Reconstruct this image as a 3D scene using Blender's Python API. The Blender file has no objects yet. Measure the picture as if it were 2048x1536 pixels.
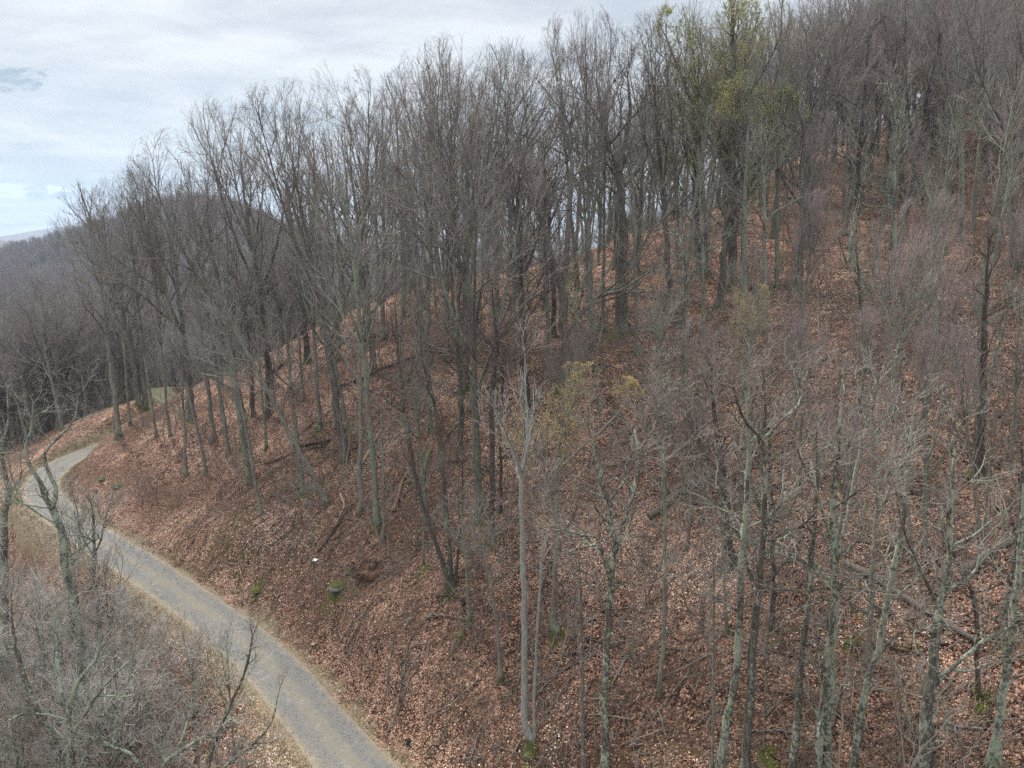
import bpy, math, random
import numpy as np
R = math.radians
SC = bpy.context.scene
EXPOSURE, DENOISE, HAZE = 1.2, False, .00020
COL = SC.collection

# ---------------------------------------------------------------- camera
cam_d = bpy.data.cameras.new('camera'); cam = bpy.data.objects.new('camera', cam_d); COL.objects.link(cam)
cam_d.sensor_width = 36.0; cam_d.lens = 36.0*1420/2048; cam_d.clip_start = .1; cam_d.clip_end = 30000
cam.location = (0, 0, 0); cam.rotation_euler = (R(90-11.5), 0, 0); SC.camera = cam

# ---------------------------------------------------------------- exposure, sky and sun
SC.view_settings.view_transform = 'Standard'; SC.view_settings.look = 'None'
SC.view_settings.exposure = EXPOSURE; SC.view_settings.gamma = 1
SUN_AZ, SUN_EL = R(-38), R(42)          # azimuth from +Y towards +X
w = bpy.data.worlds.new('World'); SC.world = w; w.use_nodes = True
nt = w.node_tree; nt.nodes.clear()
def N(t, typ, loc=None, **kw):
    n = t.nodes.new(typ)
    for k, v in kw.items(): setattr(n, k, v)
    return n
def M(t, op, a, b=None, c=None, clamp=False):
    n = N(t, 'ShaderNodeMath', operation=op); n.use_clamp = clamp
    for i, v in enumerate((a, b, c)):
        if v is None: continue
        if isinstance(v, (int, float)): n.inputs[i].default_value = v
        else: t.links.new(v, n.inputs[i])
    return n.outputs[0]
def RAMP(t, f, stops, interp='LINEAR'):
    n = N(t, 'ShaderNodeValToRGB'); t.links.new(f, n.inputs[0]); cr = n.color_ramp; cr.interpolation = interp
    while len(cr.elements) < len(stops): cr.elements.new(.5)
    for e, (p, c) in zip(cr.elements, stops):
        e.position = p; e.color = (c, c, c, 1) if isinstance(c, (int, float)) else (*c, 1)
    return n.outputs[0]
def MIX(t, f, a, b, blend='MIX'):
    n = N(t, 'ShaderNodeMix', data_type='RGBA', blend_type=blend)
    for i, v in ((0, f), (6, a), (7, b)):
        if isinstance(v, (int, float)): n.inputs[i].default_value = v
        elif isinstance(v, tuple): n.inputs[i].default_value = (*v, 1)
        else: t.links.new(v, n.inputs[i])
    return n.outputs[2]
def NOISE(t, vec, scale, detail=4, rough=.55, out=0, **kw):
    n = N(t, 'ShaderNodeTexNoise'); t.links.new(vec, n.inputs['Vector'])
    n.inputs['Scale'].default_value = scale; n.inputs['Detail'].default_value = detail; n.inputs['Roughness'].default_value = rough
    for k, v in kw.items(): n.inputs[k].default_value = v
    return n.outputs[out]
def VMUL(t, vec, s, add=(0, 0, 0)):
    n = N(t, 'ShaderNodeMapping'); t.links.new(vec, n.inputs[0]); n.inputs['Scale'].default_value = s; n.inputs['Location'].default_value = add
    return n.outputs[0]

sky = N(nt, 'ShaderNodeTexSky'); sky.sky_type = 'NISHITA'; sky.sun_disc = False
sky.sun_elevation = SUN_EL; sky.sun_rotation = SUN_AZ; sky.altitude = 900
tc = N(nt, 'ShaderNodeTexCoord'); sep = N(nt, 'ShaderNodeSeparateXYZ'); nt.links.new(tc.outputs['Generated'], sep.inputs[0])
X, Y, Z = sep.outputs
zc = M(nt, 'MAXIMUM', Z, .0)
inv = M(nt, 'DIVIDE', 1, M(nt, 'ADD', zc, .13))
cmb = N(nt, 'ShaderNodeCombineXYZ'); nt.links.new(M(nt, 'MULTIPLY', X, inv), cmb.inputs[0]); nt.links.new(M(nt, 'MULTIPLY', Y, inv), cmb.inputs[1])
veil = NOISE(nt, VMUL(nt, cmb.outputs[0], (1, 1.5, 1), (3.1, 1.7, 0)), 1.25, 6, .55, Distortion=.35)      # the high cloud sheet
streak = NOISE(nt, VMUL(nt, tc.outputs['Generated'], (1.2, 1.2, 7)), 3.2, 6, .6, Distortion=.3)
# brightness of the sheet: a wide glow where the sun stands behind it
sd = N(nt, 'ShaderNodeVectorMath', operation='DOT_PRODUCT'); nt.links.new(tc.outputs['Generated'], sd.inputs[0])
sd.inputs[1].default_value = (math.sin(SUN_AZ)*math.cos(SUN_EL), math.cos(SUN_AZ)*math.cos(SUN_EL), math.sin(SUN_EL))
glow = M(nt, 'POWER', M(nt, 'MAXIMUM', sd.outputs['Value'], 0), 7)
shade = M(nt, 'ADD', M(nt, 'MULTIPLY', veil, .55), M(nt, 'MULTIPLY', streak, .45))
low = RAMP(nt, Z, [(0, (1.95, 2.15, 2.35)), (.07, (2.05, 2.22, 2.38)), (.2, (2.15, 2.32, 2.45)), (.42, (2.5, 2.68, 2.82)), (.75, (7.5, 7.9, 8.4)), (1, (10, 10.3, 10.7))])
hi = RAMP(nt, Z, [(0, (3.4, 3.45, 3.4)), (.42, (3.5, 3.52, 3.48)), (.75, (9, 9.3, 9.6)), (1, (12, 12.2, 12.5))])
bright = MIX(nt, RAMP(nt, shade, [(.42, 0), (.585, 1)]), low, hi)
cloud = MIX(nt, M(nt, 'MULTIPLY', glow, .5, clamp=True), bright, (4.25, 4.2, 4.1))
# small darker grey cloud patches in the west and a row of cumulus just above the far mountains
az = M(nt, 'ARCTAN2', X, Y)
cc = N(nt, 'ShaderNodeCombineXYZ'); nt.links.new(az, cc.inputs[0]); nt.links.new(Z, cc.inputs[1])
def blob(a0, z0, wa, wz, thr, scl, soft, seed, base=1.25, amp=3.0):
    dx = M(nt, 'POWER', M(nt, 'ABSOLUTE', M(nt, 'DIVIDE', M(nt, 'SUBTRACT', az, a0), wa)), 2)
    dz = M(nt, 'POWER', M(nt, 'ABSOLUTE', M(nt, 'DIVIDE', M(nt, 'SUBTRACT', Z, z0), wz)), 2)
    n = NOISE(nt, VMUL(nt, cc.outputs[0], (1, 2.2, 1), (seed, seed, 0)), scl, 5, .6)
    v = M(nt, 'ADD', M(nt, 'SUBTRACT', base, M(nt, 'ADD', dx, dz)), M(nt, 'MULTIPLY', M(nt, 'SUBTRACT', n, .5), amp))
    return RAMP(nt, v, [(thr, 0), (min(1, thr+soft), 1)])
patch = blob(-.575, .172, .06, .022, .55, 30, .9, 2.3, .95, 5.0)
cloud = MIX(nt, M(nt, 'MULTIPLY', patch, .9), cloud, (1.35, 1.62, 1.9))
cum = blob(-.585, .056, .072, .012, .45, 26, .25, 7.7, .9, 3.6)
cumd = blob(-.585, .049, .070, .009, .5, 26, .5, 7.72, .9, 3.6)
cloud = MIX(nt, M(nt, 'MULTIPLY', cum, .85), cloud, (3.7, 3.95, 4.15))
cloud = MIX(nt, M(nt, 'MULTIPLY', cumd, .95), cloud, (1.4, 1.75, 2.1))
skyc = MIX(nt, .95, sky.outputs[0], cloud)
bg = N(nt, 'ShaderNodeBackground'); bg.inputs[1].default_value = .108; nt.links.new(skyc, bg.inputs[0])
wo = N(nt, 'ShaderNodeOutputWorld'); nt.links.new(bg.outputs[0], wo.inputs[0])

sl = bpy.data.lights.new('sun', 'SUN'); sl.energy = 2.6; sl.angle = R(9); sl.color = (1, .95, .88)
so = bpy.data.objects.new('sun', sl); COL.objects.link(so)
so.rotation_euler = (R(90)-SUN_EL, 0, -SUN_AZ+math.pi)
SC.cycles.max_bounces = 4; SC.cycles.diffuse_bounces = 3; SC.cycles.glossy_bounces = 1; SC.cycles.transmission_bounces = 1
SC.cycles.volume_bounces = 0; SC.cycles.sample_clamp_direct = 4; SC.cycles.sample_clamp_indirect = 2; SC.cycles.use_denoising = DENOISE
SC.cycles.caustics_reflective = False; SC.cycles.caustics_refractive = False

# ---------------------------------------------------------------- helpers
def tag(o, label=None, cat=None, group=None, kind=None):
    if label: o['label'] = label
    if cat: o['category'] = cat
    if group: o['group'] = group
    if kind: o['kind'] = kind
    return o
def mesh_np(name, V, Fq, mats, mi=None, smooth=True, attrs=None):
    me = bpy.data.meshes.new(name); V = np.asarray(V, np.float32); Fq = np.asarray(Fq, np.int32)
    me.vertices.add(len(V)); me.vertices.foreach_set('co', V.ravel())
    k = Fq.shape[1]; me.loops.add(Fq.size); me.loops.foreach_set('vertex_index', Fq.ravel())
    me.polygons.add(len(Fq)); me.polygons.foreach_set('loop_start', np.arange(0, Fq.size, k, dtype=np.int32))
    me.polygons.foreach_set('loop_total', np.full(len(Fq), k, np.int32))
    for m in (mats if isinstance(mats, (list, tuple)) else [mats]): me.materials.append(m)
    if mi is not None: me.polygons.foreach_set('material_index', np.asarray(mi, np.int32))
    me.polygons.foreach_set('use_smooth', np.full(len(Fq), smooth, bool))
    for an, (typ, data) in (attrs or {}).items():
        a = me.attributes.new(an, typ, 'POINT')
        a.data.foreach_set('color' if typ == 'FLOAT_COLOR' else 'value', np.asarray(data, np.float32).ravel())
    me.update(calc_edges=True)
    return me
def link(name, me, parent=None, loc=None):
    o = bpy.data.objects.new(name, me); COL.objects.link(o)
    if parent: o.parent = parent
    if loc is not None: o.location = loc
    return o
def mat(name):
    m = bpy.data.materials.new(name); m.use_nodes = True; t = m.node_tree; b = t.nodes['Principled BSDF']
    b.inputs['Roughness'].default_value = .9; b.inputs['Specular IOR Level'].default_value = .15
    return m, t, b
# ---------------------------------------------------------------- terrain height function
CTRL = np.array([
 (-41,71.3,-20.9),(-42.5,76.5,-19.9),(-40,84,-18.6),(-41,93,-18.4),(-28.6,62.2,-20.4),(-18.8,50,-20.1),(-21.3,44.7,-23.0),(-9.8,39.6,-20.8),(-15.8,38.9,-24.0),
 (-5.4,29,-24.0),(0.8,25.5,-20.4),(4.3,32.2,-17.4),(-3.3,35,-18.6),(-4.7,48.2,-13.9),(-12.3,51.7,-16.6),(6.7,42.4,-12.1),
 (8.8,57.8,-6.9),(-13.4,78.2,-6.5),(4.5,86,-2.4),(17.8,94,.6),(-26,79,-12.2),(-36,80,-17.4),
 (62,106,19),(38.6,99,10.5),(41,77,3.1),(25,77,2.6),(51,74,4.0),(16.8,50,-5.9),(23.5,43,-5),(27,37.6,-5.8),
 (12.7,36.5,-11),(22,30,-9),(10,27.6,-14.9),(14.8,24.8,-13.4),(17.9,23,-12.4),(7.3,21.4,-17.9),(15.1,18.3,-15.3),
 (-68.5,91,-28.6),(-57,98,-23.6),(-20.9,36.5,-26.5),(-39.7,50,-29.3),(-30,36.6,-31),(-12.9,28.5,-26.5),
 (0,0,-30),(30,0,-16),(-30,0,-37),(-70,60,-36),(-100,100,-40),(-95,150,-41),(-60,125,-31),(-38,112,-27),(-20,108,-19),(2,116,-13),
 (0,160,-38),(30,130,-8),(30,170,-32),(62,140,12),(100,100,30),(70,55,8),(60,20,-2),(110,150,30),(100,40,10),(60,200,-40),(-30,170,-54),
])
ROADP = np.array([(4.0,17.0,-24.6),(-1.6,23.2,-24.5),(-7.3,29.2,-24.4),(-15.6,38.9,-24.3),(-26.2,48.2,-24.1),(-37.5,57.4,-24.0),(-45.3,65.0,-23.8),
 (-48.3,72.0,-23.6),(-47.5,78.5,-23.4),(-45.5,87.0,-23.2),(-47.5,97.0,-22.8),(-53.6,105.6,-22.4),(-53.3,111.5,-23.3),(-49,120,-25.4),(-41,127,-27.5)])
TRACKP = np.array([(14,79,0.6),(25,77,2.6),(33,77,3.0),(41,77,3.2),(51,74,3.6),(64,70,4.2),(80,68,5.0)])

def _cr(P, n=12):
    Q = np.vstack([2*P[0]-P[1], P, 2*P[-1]-P[-2]]); out = []
    for i in range(1, len(Q)-2):
        for k in range(n):
            t = k/n; a, b, c, d = Q[i-1], Q[i], Q[i+1], Q[i+2]
            out.append(.5*((2*b)+(c-a)*t+(2*a-5*b+4*c-d)*t*t+(3*b-a-3*c+d)*t**3))
    out.append(P[-1]); return np.array(out)
ROADC, TRACKC = _cr(ROADP), _cr(TRACKP)

def _tps_fit(P, lam=6.0):
    X, z = P[:, :2], P[:, 2]
    r2 = ((X[:, None]-X[None])**2).sum(-1)
    K = .5*r2*np.log(r2+1e-9); K[np.diag_indices(len(X))] = lam
    A = np.hstack([np.ones((len(X), 1)), X]); n = len(X)
    M = np.zeros((n+3, n+3)); M[:n, :n] = K; M[:n, n:] = A; M[n:, :n] = A.T
    s = np.linalg.solve(M, np.concatenate([z, np.zeros(3)])); return X, s[:n], s[n:]
_TX, _TW, _TA = _tps_fit(CTRL)

def vnoise(x, y, seed=0):
    xi, yi = np.floor(x), np.floor(y); fx, fy = x-xi, y-yi
    def h(a, b):
        v = np.sin(a*127.1+b*311.7+seed*74.7)*43758.5453; return v-np.floor(v)
    u, v = fx*fx*(3-2*fx), fy*fy*(3-2*fy)
    return (h(xi, yi)*(1-u)+h(xi+1, yi)*u)*(1-v)+(h(xi, yi+1)*(1-u)+h(xi+1, yi+1)*u)*v
def fbm(x, y, o=4, seed=0):
    s, a, t = 0, 1., 0
    for k in range(o):
        s = s+a*vnoise(x*2**k+k*17.3, y*2**k+k*9.1, seed+k); t += a; a *= .5
    return s/t
def sstep(a, b, x):
    t = np.clip((x-a)/(b-a), 0, 1); return t*t*(3-2*t)
def line_dist(x, y, C):
    """distance to a polyline, height of the nearest point on it, signed side"""
    x, y = np.ravel(x), np.ravel(y); D = np.full(x.shape, 1e9); Z = np.zeros(x.shape); S = np.zeros(x.shape)
    lo, hi = C[:, :2].min(0)-30, C[:, :2].max(0)+30
    m = np.where((x > lo[0]) & (x < hi[0]) & (y > lo[1]) & (y < hi[1]))[0]
    if len(m) == 0: return D, Z, S
    X, Y = x[m], y[m]; d0, z0, s0 = D[m], Z[m], S[m]
    for a, b in zip(C[:-1], C[1:]):
        ab = b[:2]-a[:2]; L = (ab**2).sum()
        t = np.clip(((X-a[0])*ab[0]+(Y-a[1])*ab[1])/L, 0, 1)
        dx, dy = X-a[0]-t*ab[0], Y-a[1]-t*ab[1]; d = np.hypot(dx, dy); k = d < d0
        d0 = np.where(k, d, d0); z0 = np.where(k, a[2]+t*(b[2]-a[2]), z0); s0 = np.where(k, np.sign(ab[0]*dy-ab[1]*dx), s0)
    D[m], Z[m], S[m] = d0, z0, s0
    return D, Z, S

HILL_NEAR = [(-0.819, -60.2), (-0.707, -49.0), (-0.617, -30.9), (-0.573, -22.6), (-0.545, -13.9), (-0.516, -6.3), (-0.488, 1.5), (-0.46, 11.4), (-0.437, 16.7), (-0.403, 19.1), (-0.374, 16.7), (-0.345, 9.0), (-0.309, -5.2), (-0.221, -35.1), (-0.155, -50.8), (-0.017, -64.3), (0.322, -76.9)]
HILL_MID = [(-0.807, 38.8), (-0.701, 8.0), (-0.615, -1.8), (-0.578, -11.5), (-0.519, -36.0), (-0.41, -64.8), (0.321, -89.3)]
HILL_FAR = [(-0.899, 16.1), (-0.739, 27.5), (-0.615, 0.3), (-0.586, 23.8), (-0.566, 55.2), (-0.543, 77.7), (-0.526, 66.3), (-0.485, 27.8), (-0.406, 13.3), (-0.22, 25.2), (0.121, 14.3), (0.378, 24.0)]
def far_height(x, y):
    # bearing-based hills: (bearing centre, distance, half width bearing, depth, height above the camera)
    r = np.hypot(x, y)+1e-6; b = np.arctan2(x, y)
    z = -62+26*fbm(x/260, y/260, 3, 5)-sstep(300, 6000, r)*40
    base = z
    def hill(tab, rc, rw):
        t = np.array(tab); top = np.interp(b, t[:, 0], t[:, 1])
        return base+(top-base)*np.exp(-np.abs((r-rc)/rw)**2.2)
    z = np.maximum(z, hill(HILL_NEAR, 760, 210)); z = np.maximum(z, hill(HILL_MID, 1700, 420)); z = np.maximum(z, hill(HILL_FAR, 4200, 700))
    return z+sstep(400, 900, r)*(6*(fbm(x/90, y/90, 3, 8)-.5))
def height(x, y, fine=True):
    sh = np.shape(x); x, y = np.ravel(np.asarray(x, float)), np.ravel(np.asarray(y, float))
    cx, cy = np.clip(x, -130, 150), np.clip(y, -60, 230)
    zt = np.zeros(x.shape)
    for (px, py), w in zip(_TX, _TW):
        r2 = (cx-px)**2+(cy-py)**2; zt += w*.5*r2*np.log(r2+1e-9)
    zt += _TA[0]+_TA[1]*cx+_TA[2]*cy
    r = np.hypot(x, y-40)
    k = sstep(120, 260, r)
    z = zt*(1-k)+far_height(x, y)*k if k.max() > 0 else zt
    if fine:
        m = 1-sstep(150, 400, r)
        z = z+m*(1.3*(fbm(x/7, y/7, 3, 1)-.5)+.34*(fbm(x/1.3, y/1.3, 2, 3)-.5))
    d, rz, s = line_dist(x, y, ROADC)
    # the road bench: cut bank on the uphill (east) side
    w = sstep(1.75, 4.4, d); z = np.where(d < 29, z*w+(rz-.10)*(1-w), z)
    z = z+.16*np.exp(-((d-2.3)/.7)**2)*fbm(x/1.1, y/1.1, 2, 9)
    d, rz, s = line_dist(x, y, TRACKC)
    w = sstep(1.3, 4.0, d); z = np.where(d < 29, z*w+rz*(1-w), z)
    return z.reshape(sh)
# ---------------------------------------------------------------- where things stand (metres)
HERO = [
 ('birch', 'forked_tree', 'pale smooth grey tree with twin stems from one foot, near the gravel road bottom', 0.85, 26.37, [[(0.0, 0.0, 0.0, 0.159), (-0.34, 0.02, 0.89, 0.147), (-0.35, 0.06, 3.23, 0.135), (-0.35, 0.12, 5.58, 0.123), (-0.42, 0.18, 8.59, 0.11), (-0.45, 0.25, 10.79, 0.099), (-0.45, 0.33, 12.09, 0.089), (-0.26, 0.42, 13.47, 0.068), (-0.26, 0.51, 14.81, 0.058), (-0.32, 0.61, 16.13, 0.039), (-0.35, 0.72, 17.69, 0.019)], [(0.11, 0.0, 0.1, 0.074), (0.07, -0.01, 1.65, 0.068), (0.21, -0.03, 5.66, 0.061), (0.31, -0.05, 7.95, 0.05), (0.4, -0.07, 9.83, 0.039), (0.42, -0.09, 11.33, 0.029), (0.46, -0.11, 12.96, 0.019)], [(-0.45, 0.33, 12.09, 0.069), (-0.59, 0.03, 12.88, 0.058), (-0.85, -0.4, 13.81, 0.047), (-1.05, -0.91, 14.54, 0.037), (-1.22, -1.47, 15.42, 0.018)]]),
 ('lichen', 'crooked_tree', 'crooked lichen covered tree forking low, standing beside the pale twin-stemmed tree', 3.49, 23.4, [[(0.0, 0.0, 0.0, 0.161), (-0.06, 0.02, 3.72, 0.138), (0.0, 0.07, 5.83, 0.127), (0.05, 0.12, 7.87, 0.126), (0.1, 0.19, 8.88, 0.098), (0.14, 0.26, 9.8, 0.089), (-0.01, 0.34, 11.08, 0.079), (-0.25, 0.43, 11.74, 0.07), (-0.48, 0.53, 12.46, 0.062), (-0.5, 0.63, 13.1, 0.053), (-0.65, 0.74, 13.71, 0.035), (-0.79, 0.85, 14.22, 0.026)], [(0.05, 0.12, 7.87, 0.081), (-0.23, -0.11, 8.98, 0.071), (-0.45, -0.44, 9.84, 0.06), (-0.97, -0.82, 9.96, 0.043), (-1.39, -1.25, 10.1, 0.033), (-1.76, -1.71, 10.15, 0.016)], [(0.15, 0.21, 9.06, 0.08), (0.44, 0.31, 10.44, 0.071), (0.62, 0.45, 11.02, 0.071), (0.87, 0.62, 11.86, 0.071), (1.01, 0.8, 12.87, 0.062), (1.0, 1.0, 13.51, 0.062), (0.86, 1.21, 14.14, 0.045), (0.54, 1.44, 14.53, 0.036), (0.08, 1.67, 14.79, 0.018)], [(1.02, 0.93, 13.3, 0.044), (1.25, 1.12, 13.61, 0.036), (1.56, 1.41, 13.91, 0.027), (1.79, 1.74, 14.38, 0.018)], [(-0.45, -0.44, 9.85, 0.052), (-0.55, -0.26, 10.1, 0.043), (-1.14, 0.01, 10.06, 0.044), (-1.53, 0.33, 10.11, 0.036), (-2.21, 0.68, 9.89, 0.018)]]),
 ('slim', 'bare_tree', 'slim straight tree standing just uphill of the crooked lichen tree', 5.83, 25.08, [[(0.0, 0.0, 0.0, 0.099), (0.06, 0.05, 2.2, 0.078), (0.07, 0.15, 4.27, 0.077), (-0.06, 0.28, 8.31, 0.066), (-0.25, 0.43, 11.19, 0.046), (-0.24, 0.6, 13.97, 0.018)]]),
 ('slim', 'sapling', 'thinnest sapling between the slim straight tree and the lichen trees', 6.92, 21.35, [[(0.0, 0.0, 0.0, 0.043), (-0.22, -0.15, 3.59, 0.042), (-0.44, -0.41, 7.0, 0.032), (-0.66, -0.76, 9.7, 0.015)]]),
 ('lichen', 'bare_tree', 'lichen tree with dark swollen mossy foot, leaning and bent near its base', 7.12, 21.18, [[(0.0, 0.0, 0.0, 0.155), (0.04, -0.03, 1.77, 0.135), (0.18, -0.08, 2.57, 0.117), (0.28, -0.14, 3.83, 0.116), (0.16, -0.21, 7.14, 0.096), (0.17, -0.3, 10.26, 0.078), (0.12, -0.39, 11.9, 0.069), (0.01, -0.5, 13.49, 0.045), (-0.23, -0.61, 15.01, 0.022)], [(0.12, -0.19, 6.21, 0.04), (-0.42, 0.08, 6.47, 0.033), (-0.9, 0.47, 6.65, 0.025), (-1.89, 0.94, 6.95, 0.013)]]),
 ('lichen', 'bare_tree', 'tall straight grey-green tree with a high three-way fork', 7.87, 20.84, [[(0.0, 0.0, 0.0, 0.152), (-0.07, -0.04, 2.69, 0.132), (-0.07, -0.1, 5.06, 0.121), (-0.08, -0.18, 8.25, 0.101), (-0.16, -0.28, 10.42, 0.084), (-0.37, -0.4, 12.74, 0.067), (-0.44, -0.52, 14.18, 0.044), (-0.69, -0.66, 15.94, 0.014)], [(-0.37, -0.4, 12.74, 0.052), (0.36, 0.09, 13.36, 0.045), (1.11, 0.81, 13.78, 0.039), (1.54, 1.65, 14.43, 0.024)], [(-0.36, -0.4, 12.65, 0.045), (-1.11, -1.0, 13.6, 0.043), (-1.64, -1.87, 14.38, 0.034), (-2.16, -2.89, 15.39, 0.019)]]),
 ('slim', 'sapling', 'slim grey sapling beside the dark crooked trunk on the middle slope', 8.69, 26.07, [[(0.0, 0.0, 0.0, 0.071), (-0.24, -0.05, 2.05, 0.06), (-0.37, -0.14, 3.18, 0.059), (-0.67, -0.26, 6.34, 0.048), (-0.87, -0.4, 8.38, 0.028)]]),
 ('dark', 'bare_tree', 'thick dark crooked trunk halfway up the slope, behind a slim grey sapling', 9.82, 29.57, [[(0.0, 0.0, -0.0, 0.259), (-0.15, -0.06, 0.99, 0.201), (-0.43, -0.16, 2.22, 0.187), (-0.64, -0.3, 3.67, 0.163), (-1.0, -0.46, 5.98, 0.128), (-1.39, -0.64, 8.21, 0.084), (-1.63, -0.84, 10.35, 0.041)], [(-0.64, -0.3, 3.67, 0.098), (-1.12, 0.22, 4.64, 0.088), (-1.66, 0.99, 6.01, 0.067), (-1.97, 1.88, 7.64, 0.045)]]),
 ('dark', 'bare_tree', 'dark slender tree with a broad green mossy foot on the middle slope', 10.39, 25.63, [[(0.0, 0.0, 0.0, 0.159), (-0.1, -0.02, 0.73, 0.108), (-0.29, -0.05, 2.86, 0.097), (-0.58, -0.1, 5.54, 0.085), (-0.82, -0.15, 8.3, 0.065), (-0.94, -0.22, 10.95, 0.027)]]),
 ('lichen', 'bare_tree', 'grey-green tree just below the tall three-way fork tree, leaning slightly uphill', 9.25, 20.35, [[(0.0, 0.0, 0.0, 0.124), (-0.06, -0.03, 4.25, 0.095), (-0.07, -0.1, 7.42, 0.085), (-0.14, -0.18, 9.82, 0.067), (-0.22, -0.28, 11.71, 0.051), (-0.43, -0.39, 13.53, 0.021)]]),
 ('lichen', 'bare_tree', 'stout lichen crusted tree with two joined stems at its foot', 10.07, 19.82, [[(0.0, 0.0, 0.0, 0.177), (-0.12, 0.01, 2.35, 0.158), (-0.17, 0.04, 4.28, 0.147), (-0.27, 0.07, 6.72, 0.122), (-0.5, 0.1, 8.7, 0.097), (-0.53, 0.15, 10.41, 0.081), (-0.53, 0.19, 11.91, 0.058), (-0.52, 0.24, 13.68, 0.029)], [(-0.32, 0.0, 0.0, 0.121), (-0.45, -0.24, 2.54, 0.117), (-0.56, -0.59, 4.5, 0.098), (-0.73, -1.0, 5.58, 0.073)], [(-0.31, 0.07, 6.61, 0.061), (-0.82, 0.67, 7.3, 0.054), (-1.42, 1.54, 7.22, 0.04), (-2.05, 2.57, 7.2, 0.017)], [(-0.47, 0.1, 8.38, 0.052), (-1.23, -0.4, 10.44, 0.043), (-2.07, -1.13, 11.84, 0.027), (-2.79, -1.97, 13.28, 0.013)], [(-0.33, 0.08, 7.42, 0.06), (0.04, 0.31, 9.57, 0.052), (0.28, 0.64, 11.02, 0.037), (0.69, 1.03, 12.62, 0.023)]]),
 ('lichen', 'bare_tree', 'lichen spotted tree leaning uphill at the bottom of the slope beside the stout crusted tree', 10.82, 19.69, [[(0.0, 0.0, 0.0, 0.12), (0.14, -0.01, 3.17, 0.109), (0.39, -0.03, 4.43, 0.1), (0.48, -0.05, 6.28, 0.09), (0.63, -0.07, 8.22, 0.074), (0.64, -0.1, 9.47, 0.066), (0.55, -0.14, 11.3, 0.05), (0.53, -0.17, 13.19, 0.021)], [(0.22, -0.02, 4.0, 0.031), (0.12, -0.94, 5.25, 0.022), (-0.21, -2.28, 6.58, 0.01)]]),
 ('slim', 'bare_tree', 'straight grey tree standing in front of the long fallen log', 12.79, 23.05, [[(0.0, 0.0, 0.0, 0.108), (-0.06, 0.03, 1.97, 0.089), (-0.12, 0.09, 4.03, 0.087), (-0.18, 0.16, 6.04, 0.078), (-0.44, 0.24, 8.16, 0.06), (-0.57, 0.34, 9.58, 0.051), (-0.45, 0.44, 11.73, 0.025)]]),
 ('lichen', 'bare_tree', 'thickest lichen crusted tree with a fork and a long low limb reaching sideways', 12.52, 18.83, [[(0.0, 0.0, 0.0, 0.199), (-0.13, 0.03, 2.31, 0.172), (-0.05, 0.08, 4.44, 0.14), (-0.1, 0.14, 6.04, 0.109), (0.02, 0.22, 6.44, 0.095), (0.2, 0.31, 6.93, 0.08), (0.09, 0.4, 9.14, 0.064), (0.06, 0.51, 10.59, 0.05), (0.08, 0.62, 12.45, 0.028)], [(0.4, 0.0, 0.0, 0.13), (0.37, 0.3, 1.42, 0.107), (0.38, 0.74, 2.48, 0.077)], [(-0.1, 0.14, 5.98, 0.066), (-0.64, -0.17, 6.95, 0.057), (-1.36, -0.62, 8.21, 0.041), (-2.19, -1.15, 9.73, 0.026), (-2.78, -1.73, 11.14, 0.013)], [(-0.03, 0.05, 3.14, 0.074), (0.15, 0.01, 3.76, 0.067), (0.84, -0.06, 4.7, 0.058), (1.45, -0.13, 5.34, 0.043), (2.14, -0.21, 5.72, 0.036), (2.66, -0.3, 6.1, 0.014)]]),
 ('lichen', 'bare_tree', 'lichen covered tree with mossy foot at the edge of the view below crossed logs', 14.66, 18.87, [[(0.0, 0.0, 0.0, 0.167), (-0.02, -0.01, 1.23, 0.127), (-0.08, -0.03, 2.79, 0.118), (-0.12, -0.06, 4.87, 0.101), (-0.2, -0.09, 6.73, 0.085), (-0.34, -0.13, 8.53, 0.062), (-0.51, -0.17, 10.4, 0.034)]]),
 ('dark', 'bare_tree', 'thin bent trunk behind the thickest lichen crusted tree', 15.26, 20.75, [[(0.0, 0.0, 0.0, 0.074), (-0.4, 0.06, 2.96, 0.072), (-0.78, 0.17, 4.1, 0.064), (-0.99, 0.32, 4.72, 0.064), (-1.25, 0.49, 5.58, 0.048), (-1.42, 0.68, 7.26, 0.024)]]),
 ('dark', 'bare_tree', 'big dark trunk on the upper slope above the crossed fallen logs', 20.07, 29.23, [[(0.0, 0.0, 0.0, 0.237), (-0.29, -0.1, 3.0, 0.169), (-0.7, -0.28, 6.2, 0.133), (-1.01, -0.51, 8.45, 0.09), (-1.33, -0.78, 10.98, 0.049)]]),
 ('dark', 'bare_tree', 'dark tree leaning beside the crossed fallen logs', 16.97, 22.41, [[(0.0, 0.0, 0.0, 0.112), (0.05, -0.07, 3.34, 0.084), (-0.16, -0.2, 5.54, 0.057), (-0.47, -0.36, 7.44, 0.024)]]),
 ('bud', 'budding_tree', 'bare tree with small yellow-brown buds and a mossy foot in the middle of the slope', 2.14, 30.99, [[(0.0, 0.0, 0.0, 0.204), (-0.14, -0.01, 1.34, 0.131), (-0.06, -0.02, 4.54, 0.129), (-0.09, -0.04, 7.01, 0.115), (-0.14, -0.07, 9.37, 0.091), (0.23, -0.09, 11.28, 0.067), (0.75, -0.12, 13.22, 0.033)], [(-0.13, -0.06, 8.46, 0.068), (0.96, 0.16, 9.82, 0.068), (2.21, 0.48, 11.26, 0.057), (3.36, 0.85, 12.81, 0.034)], [(-0.09, -0.04, 7.01, 0.058), (-0.76, -0.39, 8.81, 0.045), (-1.02, -0.91, 10.58, 0.033)]]),
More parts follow.
